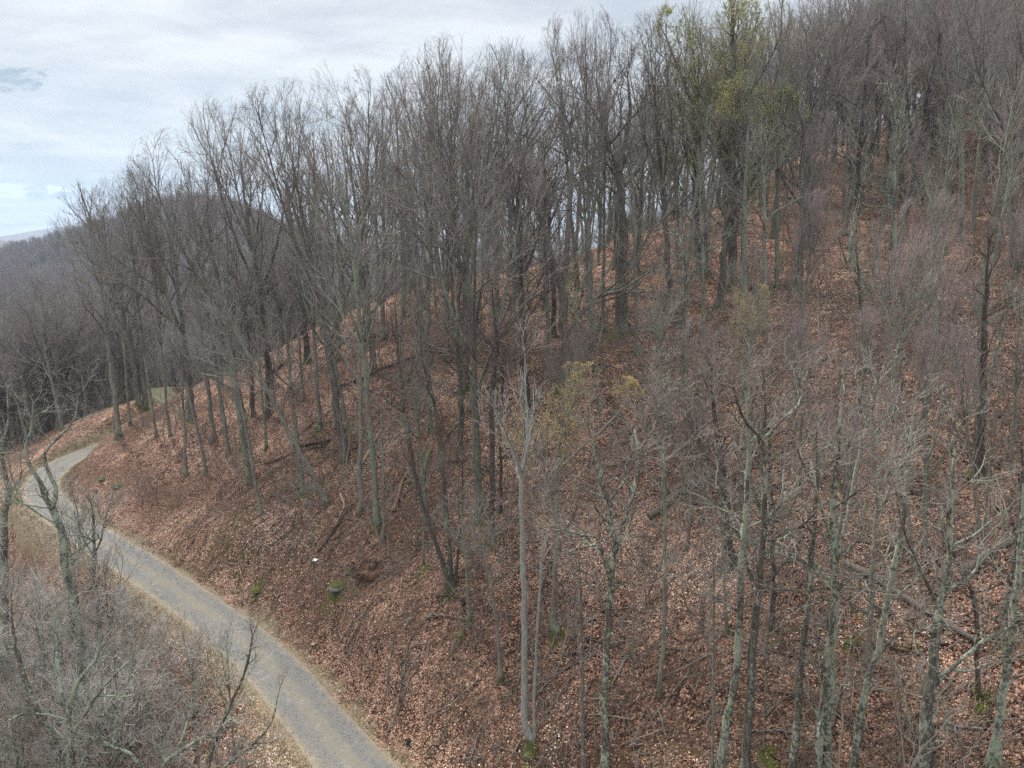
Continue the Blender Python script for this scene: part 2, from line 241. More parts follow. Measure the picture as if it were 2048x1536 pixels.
 ('snag', 'dead_tree', 'slim broken-topped dead tree with white bark patches beside the crooked lichen tree', 2.77, 23.92, [[(0.0, 0.0, 0.0, 0.087), (-0.1, -0.09, 3.54, 0.075), (-0.21, -0.25, 5.72, 0.064), (-0.29, -0.45, 7.94, 0.054), (-0.42, -0.7, 9.69, 0.026)], [(-0.29, -0.43, 7.63, 0.027), (-0.1, -0.26, 8.13, 0.018), (0.24, -0.01, 8.59, 0.009)]]),
 ('dark', 'multi_stem_tree', 'clump of three dark stems splaying from one mossy foot above the mossy boulder', -3.28, 35.45, [[(-0.0, 0.0, -0.0, 0.217), (-0.46, -0.0, 1.46, 0.121), (-1.08, -0.01, 3.47, 0.106), (-1.54, -0.02, 5.15, 0.105), (-2.02, -0.03, 7.9, 0.104), (-2.31, -0.05, 11.03, 0.089), (-2.46, -0.06, 14.11, 0.063), (-2.53, -0.07, 17.13, 0.025)], [(-0.08, 0.0, 0.06, 0.162), (-0.08, 0.14, 2.25, 0.121), (-0.32, 0.35, 5.01, 0.106), (-0.41, 0.6, 6.88, 0.106), (-0.7, 0.87, 9.46, 0.092), (-0.96, 1.17, 11.23, 0.079), (-1.43, 1.48, 12.91, 0.066), (-1.57, 1.81, 16.02, 0.026)], [(0.14, 0.0, 0.06, 0.122), (0.48, -0.52, 2.56, 0.066), (0.72, -1.28, 4.55, 0.064), (0.85, -2.17, 7.52, 0.025)]]),
 ('slim', 'sapling', 'slim sapling just downhill of the three-stemmed clump', -2.2, 33.13, [[(0.0, 0.0, 0.0, 0.115), (-0.02, -0.05, 2.19, 0.088), (-0.22, -0.14, 5.38, 0.074), (-0.28, -0.26, 8.1, 0.024)]]),
 ('slim', 'sapling', 'leaning sapling downhill of the clump, nearest the pale twin-stemmed tree', -0.49, 29.98, [[(0.0, 0.0, 0.0, 0.106), (-0.24, -0.06, 2.95, 0.081), (-0.55, -0.17, 5.5, 0.068), (-0.85, -0.31, 7.09, 0.056), (-1.01, -0.47, 9.67, 0.022)]]),
 ('dark', 'bare_tree', 'straight tree with bright moss at its foot above the leaning sapling', -1.13, 37.51, [[(0.0, 0.0, 0.0, 0.226), (0.04, -0.03, 1.72, 0.168), (0.01, -0.08, 6.46, 0.15), (0.09, -0.15, 9.72, 0.121), (0.29, -0.23, 12.42, 0.092), (0.12, -0.32, 15.79, 0.039)]]),
 ('oak', 'bare_tree', 'broad tree splitting into a V with one long low limb reaching sideways', 3.72, 49.73, [[(0.0, 0.0, 0.0, 0.448), (0.04, -0.0, 2.25, 0.355), (-0.07, -0.01, 4.75, 0.316), (-0.24, -0.02, 6.84, 0.314), (-0.75, -0.03, 8.57, 0.208), (-1.64, -0.05, 11.6, 0.188), (-2.24, -0.06, 13.91, 0.152), (-2.86, -0.08, 16.5, 0.117), (-3.2, -0.1, 19.65, 0.082), (-2.71, -0.12, 22.42, 0.033)], [(-0.24, -0.02, 6.84, 0.244), (0.11, 0.13, 9.92, 0.207), (0.24, 0.34, 13.28, 0.171), (0.38, 0.59, 16.58, 0.153), (0.18, 0.86, 19.83, 0.101), (0.48, 1.16, 23.34, 0.05)], [(-0.05, -0.0, 3.33, 0.159), (0.99, 0.07, 5.02, 0.141), (2.44, 0.17, 6.48, 0.14), (3.85, 0.29, 6.82, 0.123), (5.41, 0.42, 7.86, 0.087), (6.47, 0.56, 8.37, 0.035)]]),
 ('oak', 'bare_tree', 'massive straight dark trunk with mossy foot standing alone high on the leafy slope', 8.71, 56.11, [[(0.0, 0.0, 0.0, 0.596), (-0.04, -0.01, 1.16, 0.475), (-0.09, -0.04, 2.74, 0.433), (-0.17, -0.07, 6.6, 0.388), (-0.33, -0.1, 10.36, 0.344), (-0.53, -0.14, 12.93, 0.303), (-0.24, -0.19, 15.44, 0.225), (0.09, -0.24, 18.6, 0.148), (-0.19, -0.29, 22.36, 0.055)], [(-0.52, -0.13, 12.57, 0.227), (-1.42, -0.05, 15.46, 0.188), (-1.97, 0.07, 18.31, 0.13), (-2.42, 0.21, 22.15, 0.055)], [(-0.32, -0.11, 11.1, 0.172), (0.94, -0.32, 13.27, 0.151), (1.89, -0.63, 16.08, 0.111), (2.22, -0.99, 19.82, 0.054)]]),
 ('lichen', 'forked_tree', 'grey lichen tree below the road bend, trunk forking low into crooked limbs', -27.01, 39.7, [[(0.0, 0.0, 0.0, 0.314), (0.32, 0.01, 3.46, 0.278), (0.32, 0.02, 6.05, 0.244), (0.14, 0.03, 8.78, 0.226), (0.06, 0.05, 11.59, 0.208), (-0.27, 0.07, 12.82, 0.193), (-0.76, 0.09, 13.87, 0.147), (-0.72, 0.11, 15.0, 0.132), (-1.13, 0.13, 15.73, 0.117), (-1.46, 0.16, 16.45, 0.102), (-1.34, 0.19, 17.47, 0.087), (-0.96, 0.21, 18.51, 0.072), (-0.63, 0.24, 20.42, 0.029)], [(-0.27, 0.07, 12.81, 0.148), (0.1, 0.12, 13.64, 0.133), (-0.02, 0.18, 14.58, 0.118), (-0.34, 0.26, 15.69, 0.103), (-0.54, 0.35, 16.82, 0.102), (0.12, 0.44, 17.61, 0.088), (0.63, 0.54, 18.22, 0.073), (1.39, 0.64, 19.21, 0.044), (1.71, 0.75, 20.91, 0.029)], [(0.06, 0.05, 11.59, 0.074), (-0.64, -0.08, 12.18, 0.059), (-1.28, -0.28, 13.04, 0.059), (-1.89, -0.5, 13.9, 0.044), (-2.32, -0.75, 14.75, 0.029)]]),
 ('lichen', 'bare_tree', 'bent lichen tree at the very edge beside the outer side of the road bend', -36.13, 45.82, [[(0.0, 0.0, 0.0, 0.286), (0.53, 0.01, 5.06, 0.246), (1.09, 0.04, 9.62, 0.224), (1.49, 0.07, 12.09, 0.205), (1.81, 0.11, 13.54, 0.187), (1.76, 0.16, 15.09, 0.152), (1.59, 0.21, 17.0, 0.117), (2.33, 0.26, 19.4, 0.067), (2.58, 0.32, 22.09, 0.033)]]),
 ('lichen', 'bare_tree', 'grey lichen tree with many upswept limbs in the thicket below the road', -20.77, 29.05, [[(0.0, 0.0, 0.0, 0.242), (0.04, 0.01, 3.35, 0.213), (0.12, 0.04, 6.03, 0.175), (0.21, 0.08, 7.69, 0.15), (0.63, 0.12, 9.19, 0.126), (1.15, 0.16, 10.36, 0.103), (1.85, 0.21, 11.34, 0.08), (2.12, 0.27, 13.29, 0.045)], [(0.15, 0.05, 6.29, 0.117), (1.15, -0.34, 7.9, 0.103), (2.41, -0.9, 10.07, 0.078), (3.86, -1.56, 11.95, 0.054), (5.17, -2.28, 13.67, 0.021)], [(0.2, 0.08, 7.58, 0.104), (-0.29, 0.56, 9.06, 0.093), (-0.71, 1.27, 10.68, 0.071), (-1.2, 2.1, 12.28, 0.036)]]),
 ('lichen', 'bare_tree', 'lichen tree leaning outward in the lowest part of the roadside thicket', -21.68, 29.96, [[(0.0, 0.0, 0.0, 0.236), (-0.1, 0.03, 3.68, 0.195), (-0.42, 0.09, 5.82, 0.168), (-0.9, 0.17, 7.15, 0.144), (-1.25, 0.26, 8.05, 0.131), (-1.56, 0.37, 9.41, 0.107), (-1.74, 0.48, 10.38, 0.095), (-1.9, 0.61, 12.38, 0.059), (-1.84, 0.75, 14.34, 0.023)], [(-0.9, 0.17, 7.15, 0.084), (-1.08, -0.82, 7.88, 0.058), (-0.88, -2.28, 8.59, 0.033)]]),
 ('lichen', 'bare_tree', 'tree with crusted drooping limb overlapping the nearer edge of the road', -14.31, 27.66, [[(0.0, 0.0, 0.0, 0.172), (0.49, -0.06, 2.71, 0.135), (0.88, -0.16, 4.45, 0.111), (1.82, -0.3, 6.89, 0.087), (2.66, -0.47, 9.01, 0.064), (3.22, -0.65, 10.78, 0.052), (3.55, -0.86, 12.27, 0.031)], [(0.49, -0.06, 2.71, 0.09), (1.44, 0.31, 3.82, 0.079), (2.55, 0.86, 4.54, 0.057), (3.18, 1.49, 5.22, 0.046), (3.38, 2.2, 6.42, 0.024)]]),
 ('lichen', 'bare_tree', 'crusted pale tree bending over beside the thicket, tips against the dead leaves', -17.29, 28.4, [[(0.0, 0.0, 0.0, 0.177), (0.8, -0.04, 3.04, 0.139), (1.4, -0.13, 4.54, 0.103), (2.14, -0.23, 5.3, 0.091), (2.91, -0.36, 5.94, 0.09), (3.6, -0.5, 6.54, 0.078), (4.28, -0.66, 6.99, 0.055), (5.14, -0.83, 7.54, 0.033)], [(0.79, -0.04, 3.03, 0.092), (-0.09, 0.22, 4.67, 0.081), (-1.63, 0.6, 5.15, 0.058), (-2.27, 1.05, 5.87, 0.035)], [(2.13, -0.23, 5.3, 0.057), (2.36, 0.52, 6.52, 0.046), (2.18, 1.63, 7.3, 0.024)]]),
]
PLACED = [
 ('slim', 'bare_tree', 'pale leaning tree on the tip of the spur right above the road bend', -41.33, 72.07, 0.46, 25.9, 0.72),
 ('slim', 'bare_tree', 'slender tree just behind the spur-tip tree, beside the hidden stretch of road', -41.67, 75.07, -0.19, 20.5, 0.37),
 ('slim', 'bare_tree', 'first of two slim trunks on the spur between road bend and ridge', -36.19, 69.82, -0.48, 20.3, 0.4),
 ('maple', 'bare_tree', 'second of two slim trunks on the spur between road bend and ridge', -34.28, 68.84, -0.31, 22.4, 0.39),
 ('oak', 'bare_tree', 'stout trunk beside the far stretch of road, below the rounded blue hill', -49.44, 91.64, 0.16, 28.9, 0.84),
 ('oak', 'bare_tree', 'stout trunk nearest the far sunlit stretch of road', -49.06, 92.34, 1.38, 30.4, 0.85),
 ('oak', 'bare_tree', 'tall tree behind the spur with its crown in front of the rounded hilltop', -32.67, 70.49, -0.27, 25.7, 0.6),
 ('slim', 'bare_tree', 'thin tree leaning over the leafy cut bank near the spur tip', -27.39, 60.79, -2.36, 19.2, 0.44),
 ('slim', 'bare_tree', 'bare tree midway along the spur crest, one crown before the skyline climbs', -25.62, 61.69, -2.34, 26.1, 0.49),
 ('oak', 'bare_tree', 'thick dark leaning trunk on the spur with a broad crown against the sky', -23.96, 61.55, -1.44, 27.1, 0.75),
 ('slim', 'bare_tree', 'narrow tree leaning above the cut bank, below the thick dark leaning trunk', -18.62, 49.75, -1.65, 17.5, 0.36),
 ('slim', 'bare_tree', 'strongly leaning lichen trunk crossing others above the road bank', -13.43, 48.72, -6.77, 15.6, 0.46),
 ('slim', 'bare_tree', 'thin upright tree on the spur beside the long thin fallen branch', -21.37, 59.45, -0.19, 17.0, 0.34),
 ('oak', 'bare_tree', 'skyline tree with wide spreading crown at the first high step of the ridge', -24.29, 70.28, -1.33, 27.2, 0.69),
 ('slim', 'bare_tree', 'black barked slim tree beside the large mossy-footed tree', -16.3, 58.34, -0.82, 21.4, 0.46),
 ('oak', 'bare_tree', 'large tree with bright moss heaped at its foot, crown high on the skyline', -13.01, 53.12, -1.88, 27.4, 0.8),
 ('slim', 'bare_tree', 'tree of the upper spur whose crown fills the gap below the skyline dip', -19.24, 63.87, 0.1, 18.2, 0.36),
 ('oak', 'bare_tree', 'ridge tree with round crown standing out above the skyline', -12.48, 62.86, -1.37, 25.6, 0.71),
 ('slim', 'bare_tree', 'slim paired trunk nearer the road of the two beside fallen pale wood', -8.81, 43.56, -0.5, 24.6, 0.54),
 ('slim', 'bare_tree', 'grey trunk close behind the paired trunk beside fallen pale wood', -10.31, 45.45, 0.61, 20.0, 0.47),
 ('slim', 'sapling', 'pale thin sapling touching the foot of the paired trunks', -8.19, 42.2, 0.43, 10.3, 0.25),
 ('maple', 'bare_tree', 'ridge tree with thin fine crown in the dip of the skyline', -12.5, 68.57, 0.07, 23.2, 0.62),
 ('slim', 'bare_tree', 'tree at the crest where leafy ground meets the woods behind', -10.91, 71.64, 0.32, 23.2, 0.59),
 ('maple', 'bare_tree', 'dense-twigged crown rising to the skyline just past its dip', -6.89, 56.95, 0.42, 24.2, 0.6),
 ('slim', 'bare_tree', 'smooth straight trunk beside the long thin fallen trunk on the slope', -5.86, 49.6, -0.45, 19.9, 0.43),
 ('oak', 'bare_tree', 'wide fan crown standing proud of the skyline in mid ridge', -5.63, 60.72, 0.08, 24.3, 0.59),
 ('oak', 'bare_tree', 'large crown beside the wide fan crown, top of the middle ridge', -3.7, 53.46, 0.76, 25.1, 0.6),
 ('oak', 'bare_tree', 'tallest straight dark trunk in the centre of the leafy slope', -1.97, 39.85, -0.39, 23.3, 0.64),
 ('slim', 'bare_tree', 'bare tree whose narrow top touches the skyline beyond the centre trunk', -4.5, 59.46, 3.37, 24.9, 0.5),
 ('oak', 'bare_tree', 'crown on the skyline left of the V-shaped broad tree', 0.0, 64.14, 1.59, 24.1, 0.58),
 ('maple', 'bare_tree', 'fine-twigged tree between the V-shaped tree and the massive straight trunk', 6.08, 54.4, -0.22, 24.3, 0.49),
 ('slim', 'bare_tree', 'thin dark tree close beside the massive straight trunk', 7.35, 57.29, -0.11, 20.7, 0.36),
 ('oak', 'bare_tree', 'skyline tree right after the massive straight trunk', 13.18, 59.6, -1.63, 22.0, 0.57),
 ('slim', 'bare_tree', 'tall thin tree at the highest step of the skyline', 16.77, 61.45, -2.19, 21.7, 0.5),
 ('dark', 'bare_tree', 'dark twin of two close trunks below the green budding tree', 19.66, 60.97, -0.92, 19.1, 0.5),
 ('bud2', 'budding_tree', 'tall tree hazed with fresh yellow-green buds on the upper ridge', 17.86, 58.01, -1.92, 22.6, 0.6),
 ('bud2', 'budding_tree', 'slighter green budding tree under the tall yellow-green one', 16.07, 62.06, -0.5, 17.4, 0.51),
 ('bud2', 'budding_tree', 'green-hazed budding tree standing just downhill of the tall yellow-green one', 16.2, 55.43, 0.85, 16.8, 0.42),
 ('slim', 'bare_tree', 'tall smooth trunk passing in front of the grassy track', 20.43, 55.11, -1.74, 22.4, 0.45),
 ('oak', 'bare_tree', 'big dark leaning trunk rising past the end of the grassy track', 21.56, 53.97, 0.37, 21.3, 0.67),
 ('dark', 'bare_tree', 'dark trunk right beside the big leaning trunk near the grassy track', 25.94, 62.89, -1.61, 19.3, 0.55),
 ('lichen', 'bare_tree', 'pale lichen tree with wide V limbs high against the dark far woods', 25.01, 47.03, -1.48, 14.8, 0.45),
 ('maple', 'bare_tree', 'dense upright crown on the far slope above the grassy track', 33.79, 74.02, -1.48, 20.9, 0.6),
 ('dark', 'bare_tree', 'black leaning trunk above the grassy track, nearer of two', 39.95, 74.79, -1.94, 22.5, 0.6),
 ('dark', 'bare_tree', 'black trunk standing on the uphill edge of the grassy track', 42.73, 72.24, -1.91, 21.2, 0.58),
 ('oak', 'bare_tree', 'heavy trunk at the end of the view in front of the grassy track', 33.7, 48.46, -2.07, 18.6, 0.66),
 ('lichen', 'bare_tree', 'pale-limbed tree on the upper slope below the track, branches spread wide', 23.93, 39.98, -0.78, 9.8, 0.36),
 ('lichen', 'bare_tree', 'crooked lichen tree in the middle of the upper slope', 19.61, 38.42, -1.81, 8.9, 0.32),
 ('maple', 'bare_tree', 'purple-budded round crown in the middle of the far slope', 15.82, 31.66, -0.35, 8.4, 0.28),
 ('maple', 'bare_tree', 'purple-budded crown standing behind the stout crusted tree', 13.66, 31.89, -1.19, 9.2, 0.26),
 ('maple', 'bare_tree', 'purple-budded crown nearest the edge of the view on the mid slope', 18.55, 26.43, -1.1, 8.3, 0.23),
 ('maple', 'bare_tree', 'fine purplish crown above the thick dark crooked trunk', 9.75, 34.88, -0.27, 9.8, 0.28),
 ('bud', 'budding_tree', 'yellowish budding crown right of the centre, above the purple ones', 12.87, 36.52, -0.2, 8.6, 0.26),
 ('maple', 'bare_tree', 'fine-twigged tree in front of the crossed fallen logs, purplish top', 16.63, 26.69, -1.45, 9.1, 0.26),
 ('slim', 'bare_tree', 'thin grey tree at the edge of the view under the heavy trunk', 21.26, 28.88, -0.88, 8.0, 0.25),
 ('slim', 'bare_tree', 'upright grey trunk between the massive straight trunk and the budding one', 8.29, 36.48, -0.37, 11.5, 0.29),
 ('slim', 'bare_tree', 'twin slim trunk beside the fallen log at the slope centre', 9.06, 35.29, -0.07, 9.6, 0.21),
 ('dark', 'bare_tree', 'dark slim tree right behind the pale twin-stemmed tree', -0.71, 39.69, 0.32, 10.9, 0.23),
 ('slim', 'sapling', 'thin sapling growing from the cut bank above the road', -13.36, 44.78, -1.04, 6.7, 0.17),
 ('slim', 'sapling', 'slender sapling between the mossy boulder and the paired trunks', -5.15, 38.13, -0.11, 7.7, 0.23),
 ('slim', 'sapling', 'slender sapling uphill of the slim straight tree', 4.77, 25.19, -0.33, 5.8, 0.12),
 ('slim', 'sapling', 'thin sapling between the mossy bent lichen tree and the tall three-way fork', 8.62, 21.33, -0.23, 5.3, 0.08),
 ('slim', 'bare_tree', 'grey trunk above the long fallen log, nearest its upper end', 15.78, 25.92, -1.07, 7.7, 0.19),
 ('slim', 'bare_tree', 'slender tree rising behind the crossed fallen logs', 18.44, 25.98, -0.81, 7.1, 0.13),
]
LOGS = [
 ('mossy_log', 'long weathered fallen log lying down the lower slope', [(13.64, 27.3), (14.39, 26.0), (15.32, 24.15), (16.21, 22.34)], 0.147, 'log'),
 ('fallen_log', 'grey fallen log sloping across the middle of the leafy slope', [(7.19, 35.33), (8.67, 35.76), (10.57, 35.73)], 0.198, 'log'),
 ('fallen_log', 'lower of two crossed fallen logs at the edge of the view', [(17.15, 24.99), (18.46, 25.33), (19.99, 25.47)], 0.143, 'log'),
 ('fallen_log', 'upper thinner log of the crossed pair at the edge of the view', [(18.46, 25.31), (19.32, 25.84), (20.73, 26.59)], 0.099, 'log'),
 ('fallen_branch', 'long thin branch lying along the spur below the stout trunks', [(-20.77, 57.18), (-18.06, 56.8), (-15.05, 55.81)], 0.082, 'dark'),
 ('fallen_log', 'long dark fallen trunk lying up the slope behind the mossy-footed tree', [(-16.11, 62.83), (-11.33, 62.25), (-8.21, 62.21), (-5.73, 62.41)], 0.155, 'dark'),
 ('fallen_log', 'short dark log near the crest beside a skyline trunk', [(-25.02, 72.09), (-22.69, 72.34)], 0.207, 'dark'),
 ('fallen_log', 'small log on the crest beside the round-crowned ridge tree', [(-14.32, 69.86), (-11.42, 68.32)], 0.121, 'dark'),
 ('fallen_log', 'bare tan log beside the smooth straight trunk in mid slope', [(-7.84, 43.97), (-7.57, 44.89), (-7.37, 46.1)], 0.153, 'tan'),
 ('fallen_log', 'bare tan log lying uphill of the paired trunks', [(-11.3, 50.49), (-10.7, 51.78), (-10.13, 53.43)], 0.156, 'tan'),
 ('fallen_branch', 'curved bare tan branch below the paired trunks', [(-12.45, 48.8), (-11.68, 46.77), (-12.08, 45.23)], 0.102, 'tan'),
 ('fallen_branch', 'dark broken branch pointing down to the road bank', [(-12.84, 43.68), (-12.01, 45.23), (-11.06, 46.56)], 0.087, 'dark'),
 ('fallen_branch', 'thin dark branch in the centre of the leafy slope', [(-4.52, 45.84), (-3.09, 45.11)], 0.1, 'dark'),
 ('fallen_branch', 'short dark branch beside the tallest straight trunk', [(-1.1, 49.11), (0.35, 48.93)], 0.106, 'dark'),
 ('fallen_branch', 'dark branch right behind the pale twin-stemmed tree top', [(-0.91, 44.46), (0.65, 44.01)], 0.081, 'dark'),
 ('fallen_branch', 'curved thin branch at the foot of the crooked lichen tree', [(3.37, 29.95), (4.1, 29.1), (4.8, 28.28)], 0.055, 'dark'),
 ('fallen_log', 'dark log lying above the cut bank near the mossy-footed tree', [(-17.74, 57.17), (-14.88, 56.15)], 0.143, 'dark'),
 ('fallen_log', 'mossy log on the track bank high on the ridge', [(30.81, 82.18), (35.18, 82.27)], 0.14, 'dark'),
 ('fallen_branch', 'thin log below the crossed fallen logs', [(13.4, 24.82), (14.35, 24.49)], 0.056, 'dark'),
 ('fallen_branch', 'arching branch beside the three-stemmed clump', [(-4.12, 35.31), (-3.32, 34.92), (-2.47, 34.19)], 0.066, 'dark'),
 ('fallen_log', 'pale mossy log beside the smooth straight trunk and a small sapling', [(-6.01, 45.4), (-5.9, 46.87), (-5.72, 47.49)], 0.157, 'moss'),
 ('fallen_log', 'leaning dead trunk propped behind the mossy-footed budding tree', [(1.16, 32.64), (2.23, 34.03), (3.37, 35.45)], 0.094, 'dark'),
 ('fallen_branch', 'long dark branch on the slope near the crossed logs', [(19.42, 27.39), (19.89, 26.77), (20.24, 26.12)], 0.059, 'dark'),
 ('fallen_branch', 'white-barked broken branch near the foot of the thickest crusted tree', [(14.13, 20.44), (14.46, 20.08), (14.9, 19.88)], 0.047, 'pale'),
]
ROCKS = [
 ('boulder', 'grey boulder with a cap of green moss on the slope above the road', -10.7, 40.16, 1.17, 1),
 ('rock', 'small mossy rock between the boulder and the road', -17.27, 44.39, 0.88, 1),
 ('rock', 'small mossy rock beside the dark root mound', -10.11, 41.06, 0.69, 1),
 ('rock', 'mossy hump of rock in front of the long fallen log', 12.59, 23.88, 0.52, 1),
 ('rock', 'low mossy rock beside the log near the dark mossy-footed tree', 11.06, 25.23, 0.35, 1),
 ('rock', 'mossy stone at the lower edge near the pale twin-stemmed tree foot', 0.76, 26.08, 0.55, 1),
 ('rock', 'small mossy stone in the dead leaves beside the bent lichen tree', 7.2, 25.02, 0.31, 1),
 ('rock', 'mossy rock on the cut bank just inside the road bend', -37.12, 63.52, 1.04, 1),
 ('rock', 'flat mossy rock at the foot of the spur, second from the bend', -39.46, 65.15, 0.77, 1),
 ('rock', 'mossy lump beneath the leaning sapling, above the lower road', -2.65, 32.79, 0.51, 1),
 ('rock', 'tan stone lying in the leaves beside the lower road edge', -11.96, 38.76, 0.3, 0),
 ('rock', 'pale stone on the verge opposite the thicket', -15.11, 40.75, 0.25, 0),
]
# ---------------------------------------------------------------- materials
def attr(t, name, out='Color'):
    n = N(t, 'ShaderNodeAttribute'); n.attribute_name = name; return n.outputs[out]
def pos(t): return N(t, 'ShaderNodeNewGeometry').outputs['Position']
def bump(t, b, h, dist, strength=1.0):
    n = N(t, 'ShaderNodeBump'); n.inputs['Strength'].default_value = strength; n.inputs['Distance'].default_value = dist
    t.links.new(h, n.inputs['Height']); t.links.new(n.outputs[0], b.inputs['Normal'])

LEAF = [(0, (.022, .013, .010)), (.18, (.085, .045, .030)), (.36, (.31, .172, .115)), (.58, (.53, .315, .22)), (.82, (.71, .50, .38)), (1, (.84, .71, .58))]
def ground_material():
    m, t, b = mat('leaf_litter_ground'); P = pos(t)
    mask = N(t, 'ShaderNodeSeparateColor'); t.links.new(attr(t, 'mask'), mask.inputs[0])
    verge, moss, bare = mask.outputs
    big = NOISE(t, P, .16, 4, .6); mid = NOISE(t, P, .9, 4, .65); fine = NOISE(t, P, 5, 3, .7)
    wv = N(t, 'ShaderNodeVectorMath', operation='ADD'); t.links.new(P, wv.inputs[0])
    t.links.new(VMUL(t, NOISE(t, P, 6, 2, .5, out=1), (.12, .12, .12)), wv.inputs[1])
    v = N(t, 'ShaderNodeTexVoronoi'); v.feature = 'F1'; v.inputs['Scale'].default_value = 12.5; t.links.new(wv.outputs[0], v.inputs['Vector'])
    v2 = N(t, 'ShaderNodeTexVoronoi'); v2.inputs['Scale'].default_value = 3.9; t.links.new(wv.outputs[0], v2.inputs['Vector'])
    s1 = N(t, 'ShaderNodeSeparateColor'); t.links.new(v.outputs['Color'], s1.inputs[0])
    s2 = N(t, 'ShaderNodeSeparateColor'); t.links.new(v2.outputs['Color'], s2.inputs[0])
    f = M(t, 'ADD', M(t, 'MULTIPLY', s1.outputs[0], .62), M(t, 'MULTIPLY', s2.outputs[0], .20))
    f = M(t, 'ADD', f, M(t, 'MULTIPLY', M(t, 'SUBTRACT', mid, .5), .9))
    f = M(t, 'ADD', f, M(t, 'MULTIPLY', M(t, 'SUBTRACT', big, .5), .55))
    f = M(t, 'SUBTRACT', f, M(t, 'MULTIPLY', RAMP(t, v.outputs['Distance'], [(.35, 0), (.75, 1)]), .25))
    leaf = RAMP(t, M(t, 'ADD', f, .02), LEAF)
    soil = MIX(t, fine, (.05, .028, .019), (.14, .08, .052))
    k = M(t, 'MULTIPLY', bare, RAMP(t, M(t, 'ADD', M(t, 'MULTIPLY', mid, .6), M(t, 'MULTIPLY', fine, .4)), [(.40, 0), (.58, 1)]))
    c = MIX(t, k, leaf, soil)
    grass = MIX(t, RAMP(t, NOISE(t, P, 2.3, 4, .7), [(.35, 0), (.65, 1)]), (.25, .18, .118), (.165, .145, .08))
    grass = MIX(t, RAMP(t, NOISE(t, P, 14, 3, .7), [(.35, 0), (.7, 1)]), grass, (.40, .31, .215))
    vg = M(t, 'ADD', verge, M(t, 'MULTIPLY', M(t, 'SUBTRACT', M(t, 'ADD', M(t, 'MULTIPLY', fine, .5), M(t, 'MULTIPLY', s1.outputs[1], .5)), .5), 1.1))
    c = MIX(t, M(t, 'MULTIPLY', RAMP(t, vg, [(.42, 0), (.62, 1)]), RAMP(t, verge, [(.02, 0), (.15, 1)])), c, grass)
    ms = MIX(t, fine, (.045, .055, .012), (.13, .145, .025))
    mk = M(t, 'ADD', moss, M(t, 'MULTIPLY', M(t, 'SUBTRACT', NOISE(t, P, 2.6, 5, .7), .5), 1.8))
    c = MIX(t, M(t, 'MULTIPLY', RAMP(t, mk, [(.50, 0), (.72, 1)]), RAMP(t, moss, [(.02, 0), (.2, 1)])), c, ms)
    ln = N(t, 'ShaderNodeVectorMath', operation='LENGTH'); t.links.new(P, ln.inputs[0])
    kf = RAMP(t, M(t, 'DIVIDE', ln.outputs['Value'], 1000), [(.18, 0), (.45, 1)])
    wood = MIX(t, RAMP(t, NOISE(t, P, .05, 6, .75), [(.4, 0), (.6, 1)]), (.060, .045, .042), (.15, .115, .10))
    c = MIX(t, kf, c, wood)
    t.links.new(c, b.inputs['Base Color'])
    h = M(t, 'ADD', M(t, 'MULTIPLY', s1.outputs[2], .6), M(t, 'MULTIPLY', mid, 1.4))
    h = M(t, 'SUBTRACT', h, M(t, 'MULTIPLY', v.outputs['Distance'], .7))
    bump(t, b, h, .13, 1.0)
    return m
def leaf_material():
    m, t, b = mat('dead_leaf')
    a = attr(t, 'tone', 'Fac'); t.links.new(RAMP(t, a, LEAF), b.inputs['Base Color']); b.inputs['Roughness'].default_value = .75
    return m
def road_material():
    m, t, b = mat('gravel'); P = pos(t)
    ac = attr(t, 'across', 'Fac'); al = attr(t, 'along', 'Fac')
    wob = M(t, 'ADD', ac, M(t, 'MULTIPLY', M(t, 'SUBTRACT', NOISE(t, P, .45, 3), .5), .45))
    cv = N(t, 'ShaderNodeCombineXYZ'); t.links.new(M(t, 'MULTIPLY', ac, 2.2), cv.inputs[0]); t.links.new(M(t, 'MULTIPLY', al, .12), cv.inputs[1])
    st = NOISE(t, cv.outputs[0], 3.2, 5, .7)
    track = RAMP(t, M(t, 'ABSOLUTE', wob), [(.10, .0), (.30, 1), (.62, 1), (.85, .25)])
    grey = MIX(t, NOISE(t, P, 24, 3, .8), (.112, .109, .103), (.215, .207, .195))
    tan = MIX(t, NOISE(t, P, 18, 3, .8), (.14, .128, .103), (.245, .223, .185))
    k = M(t, 'ADD', M(t, 'MULTIPLY', track, .55), M(t, 'MULTIPLY', M(t, 'SUBTRACT', st, .5), 1.9))
    k = M(t, 'ADD', k, M(t, 'MULTIPLY', M(t, 'SUBTRACT', NOISE(t, P, .12, 3), .5), 1.5))
    c = MIX(t, RAMP(t, k, [(.12, 0), (.55, 1)]), tan, grey)
    c = MIX(t, RAMP(t, NOISE(t, P, 1.7, 5, .75), [(.55, 0), (.75, .5)]), c, (.33, .32, .30))
    e = M(t, 'ADD', M(t, 'ABSOLUTE', ac), M(t, 'MULTIPLY', M(t, 'SUBTRACT', NOISE(t, P, 3, 5, .75), .5), .55))
    c = MIX(t, RAMP(t, e, [(.74, 0), (1.0, 1)]), c, (.30, .24, .16))
    py = N(t, 'ShaderNodeSeparateXYZ'); t.links.new(P, py.inputs[0])     # the far stretch is overgrown
    c = MIX(t, M(t, 'MULTIPLY', RAMP(t, M(t, 'DIVIDE', py.outputs[1], 200), [(.45, 0), (.50, 1)]), M(t, 'ADD', NOISE(t, P, 1.2, 4, .7), .3), clamp=True), c, (.16, .15, .07))
    t.links.new(c, b.inputs['Base Color']); bump(t, b, NOISE(t, P, 22, 4, .8), .03, .7)
    return m
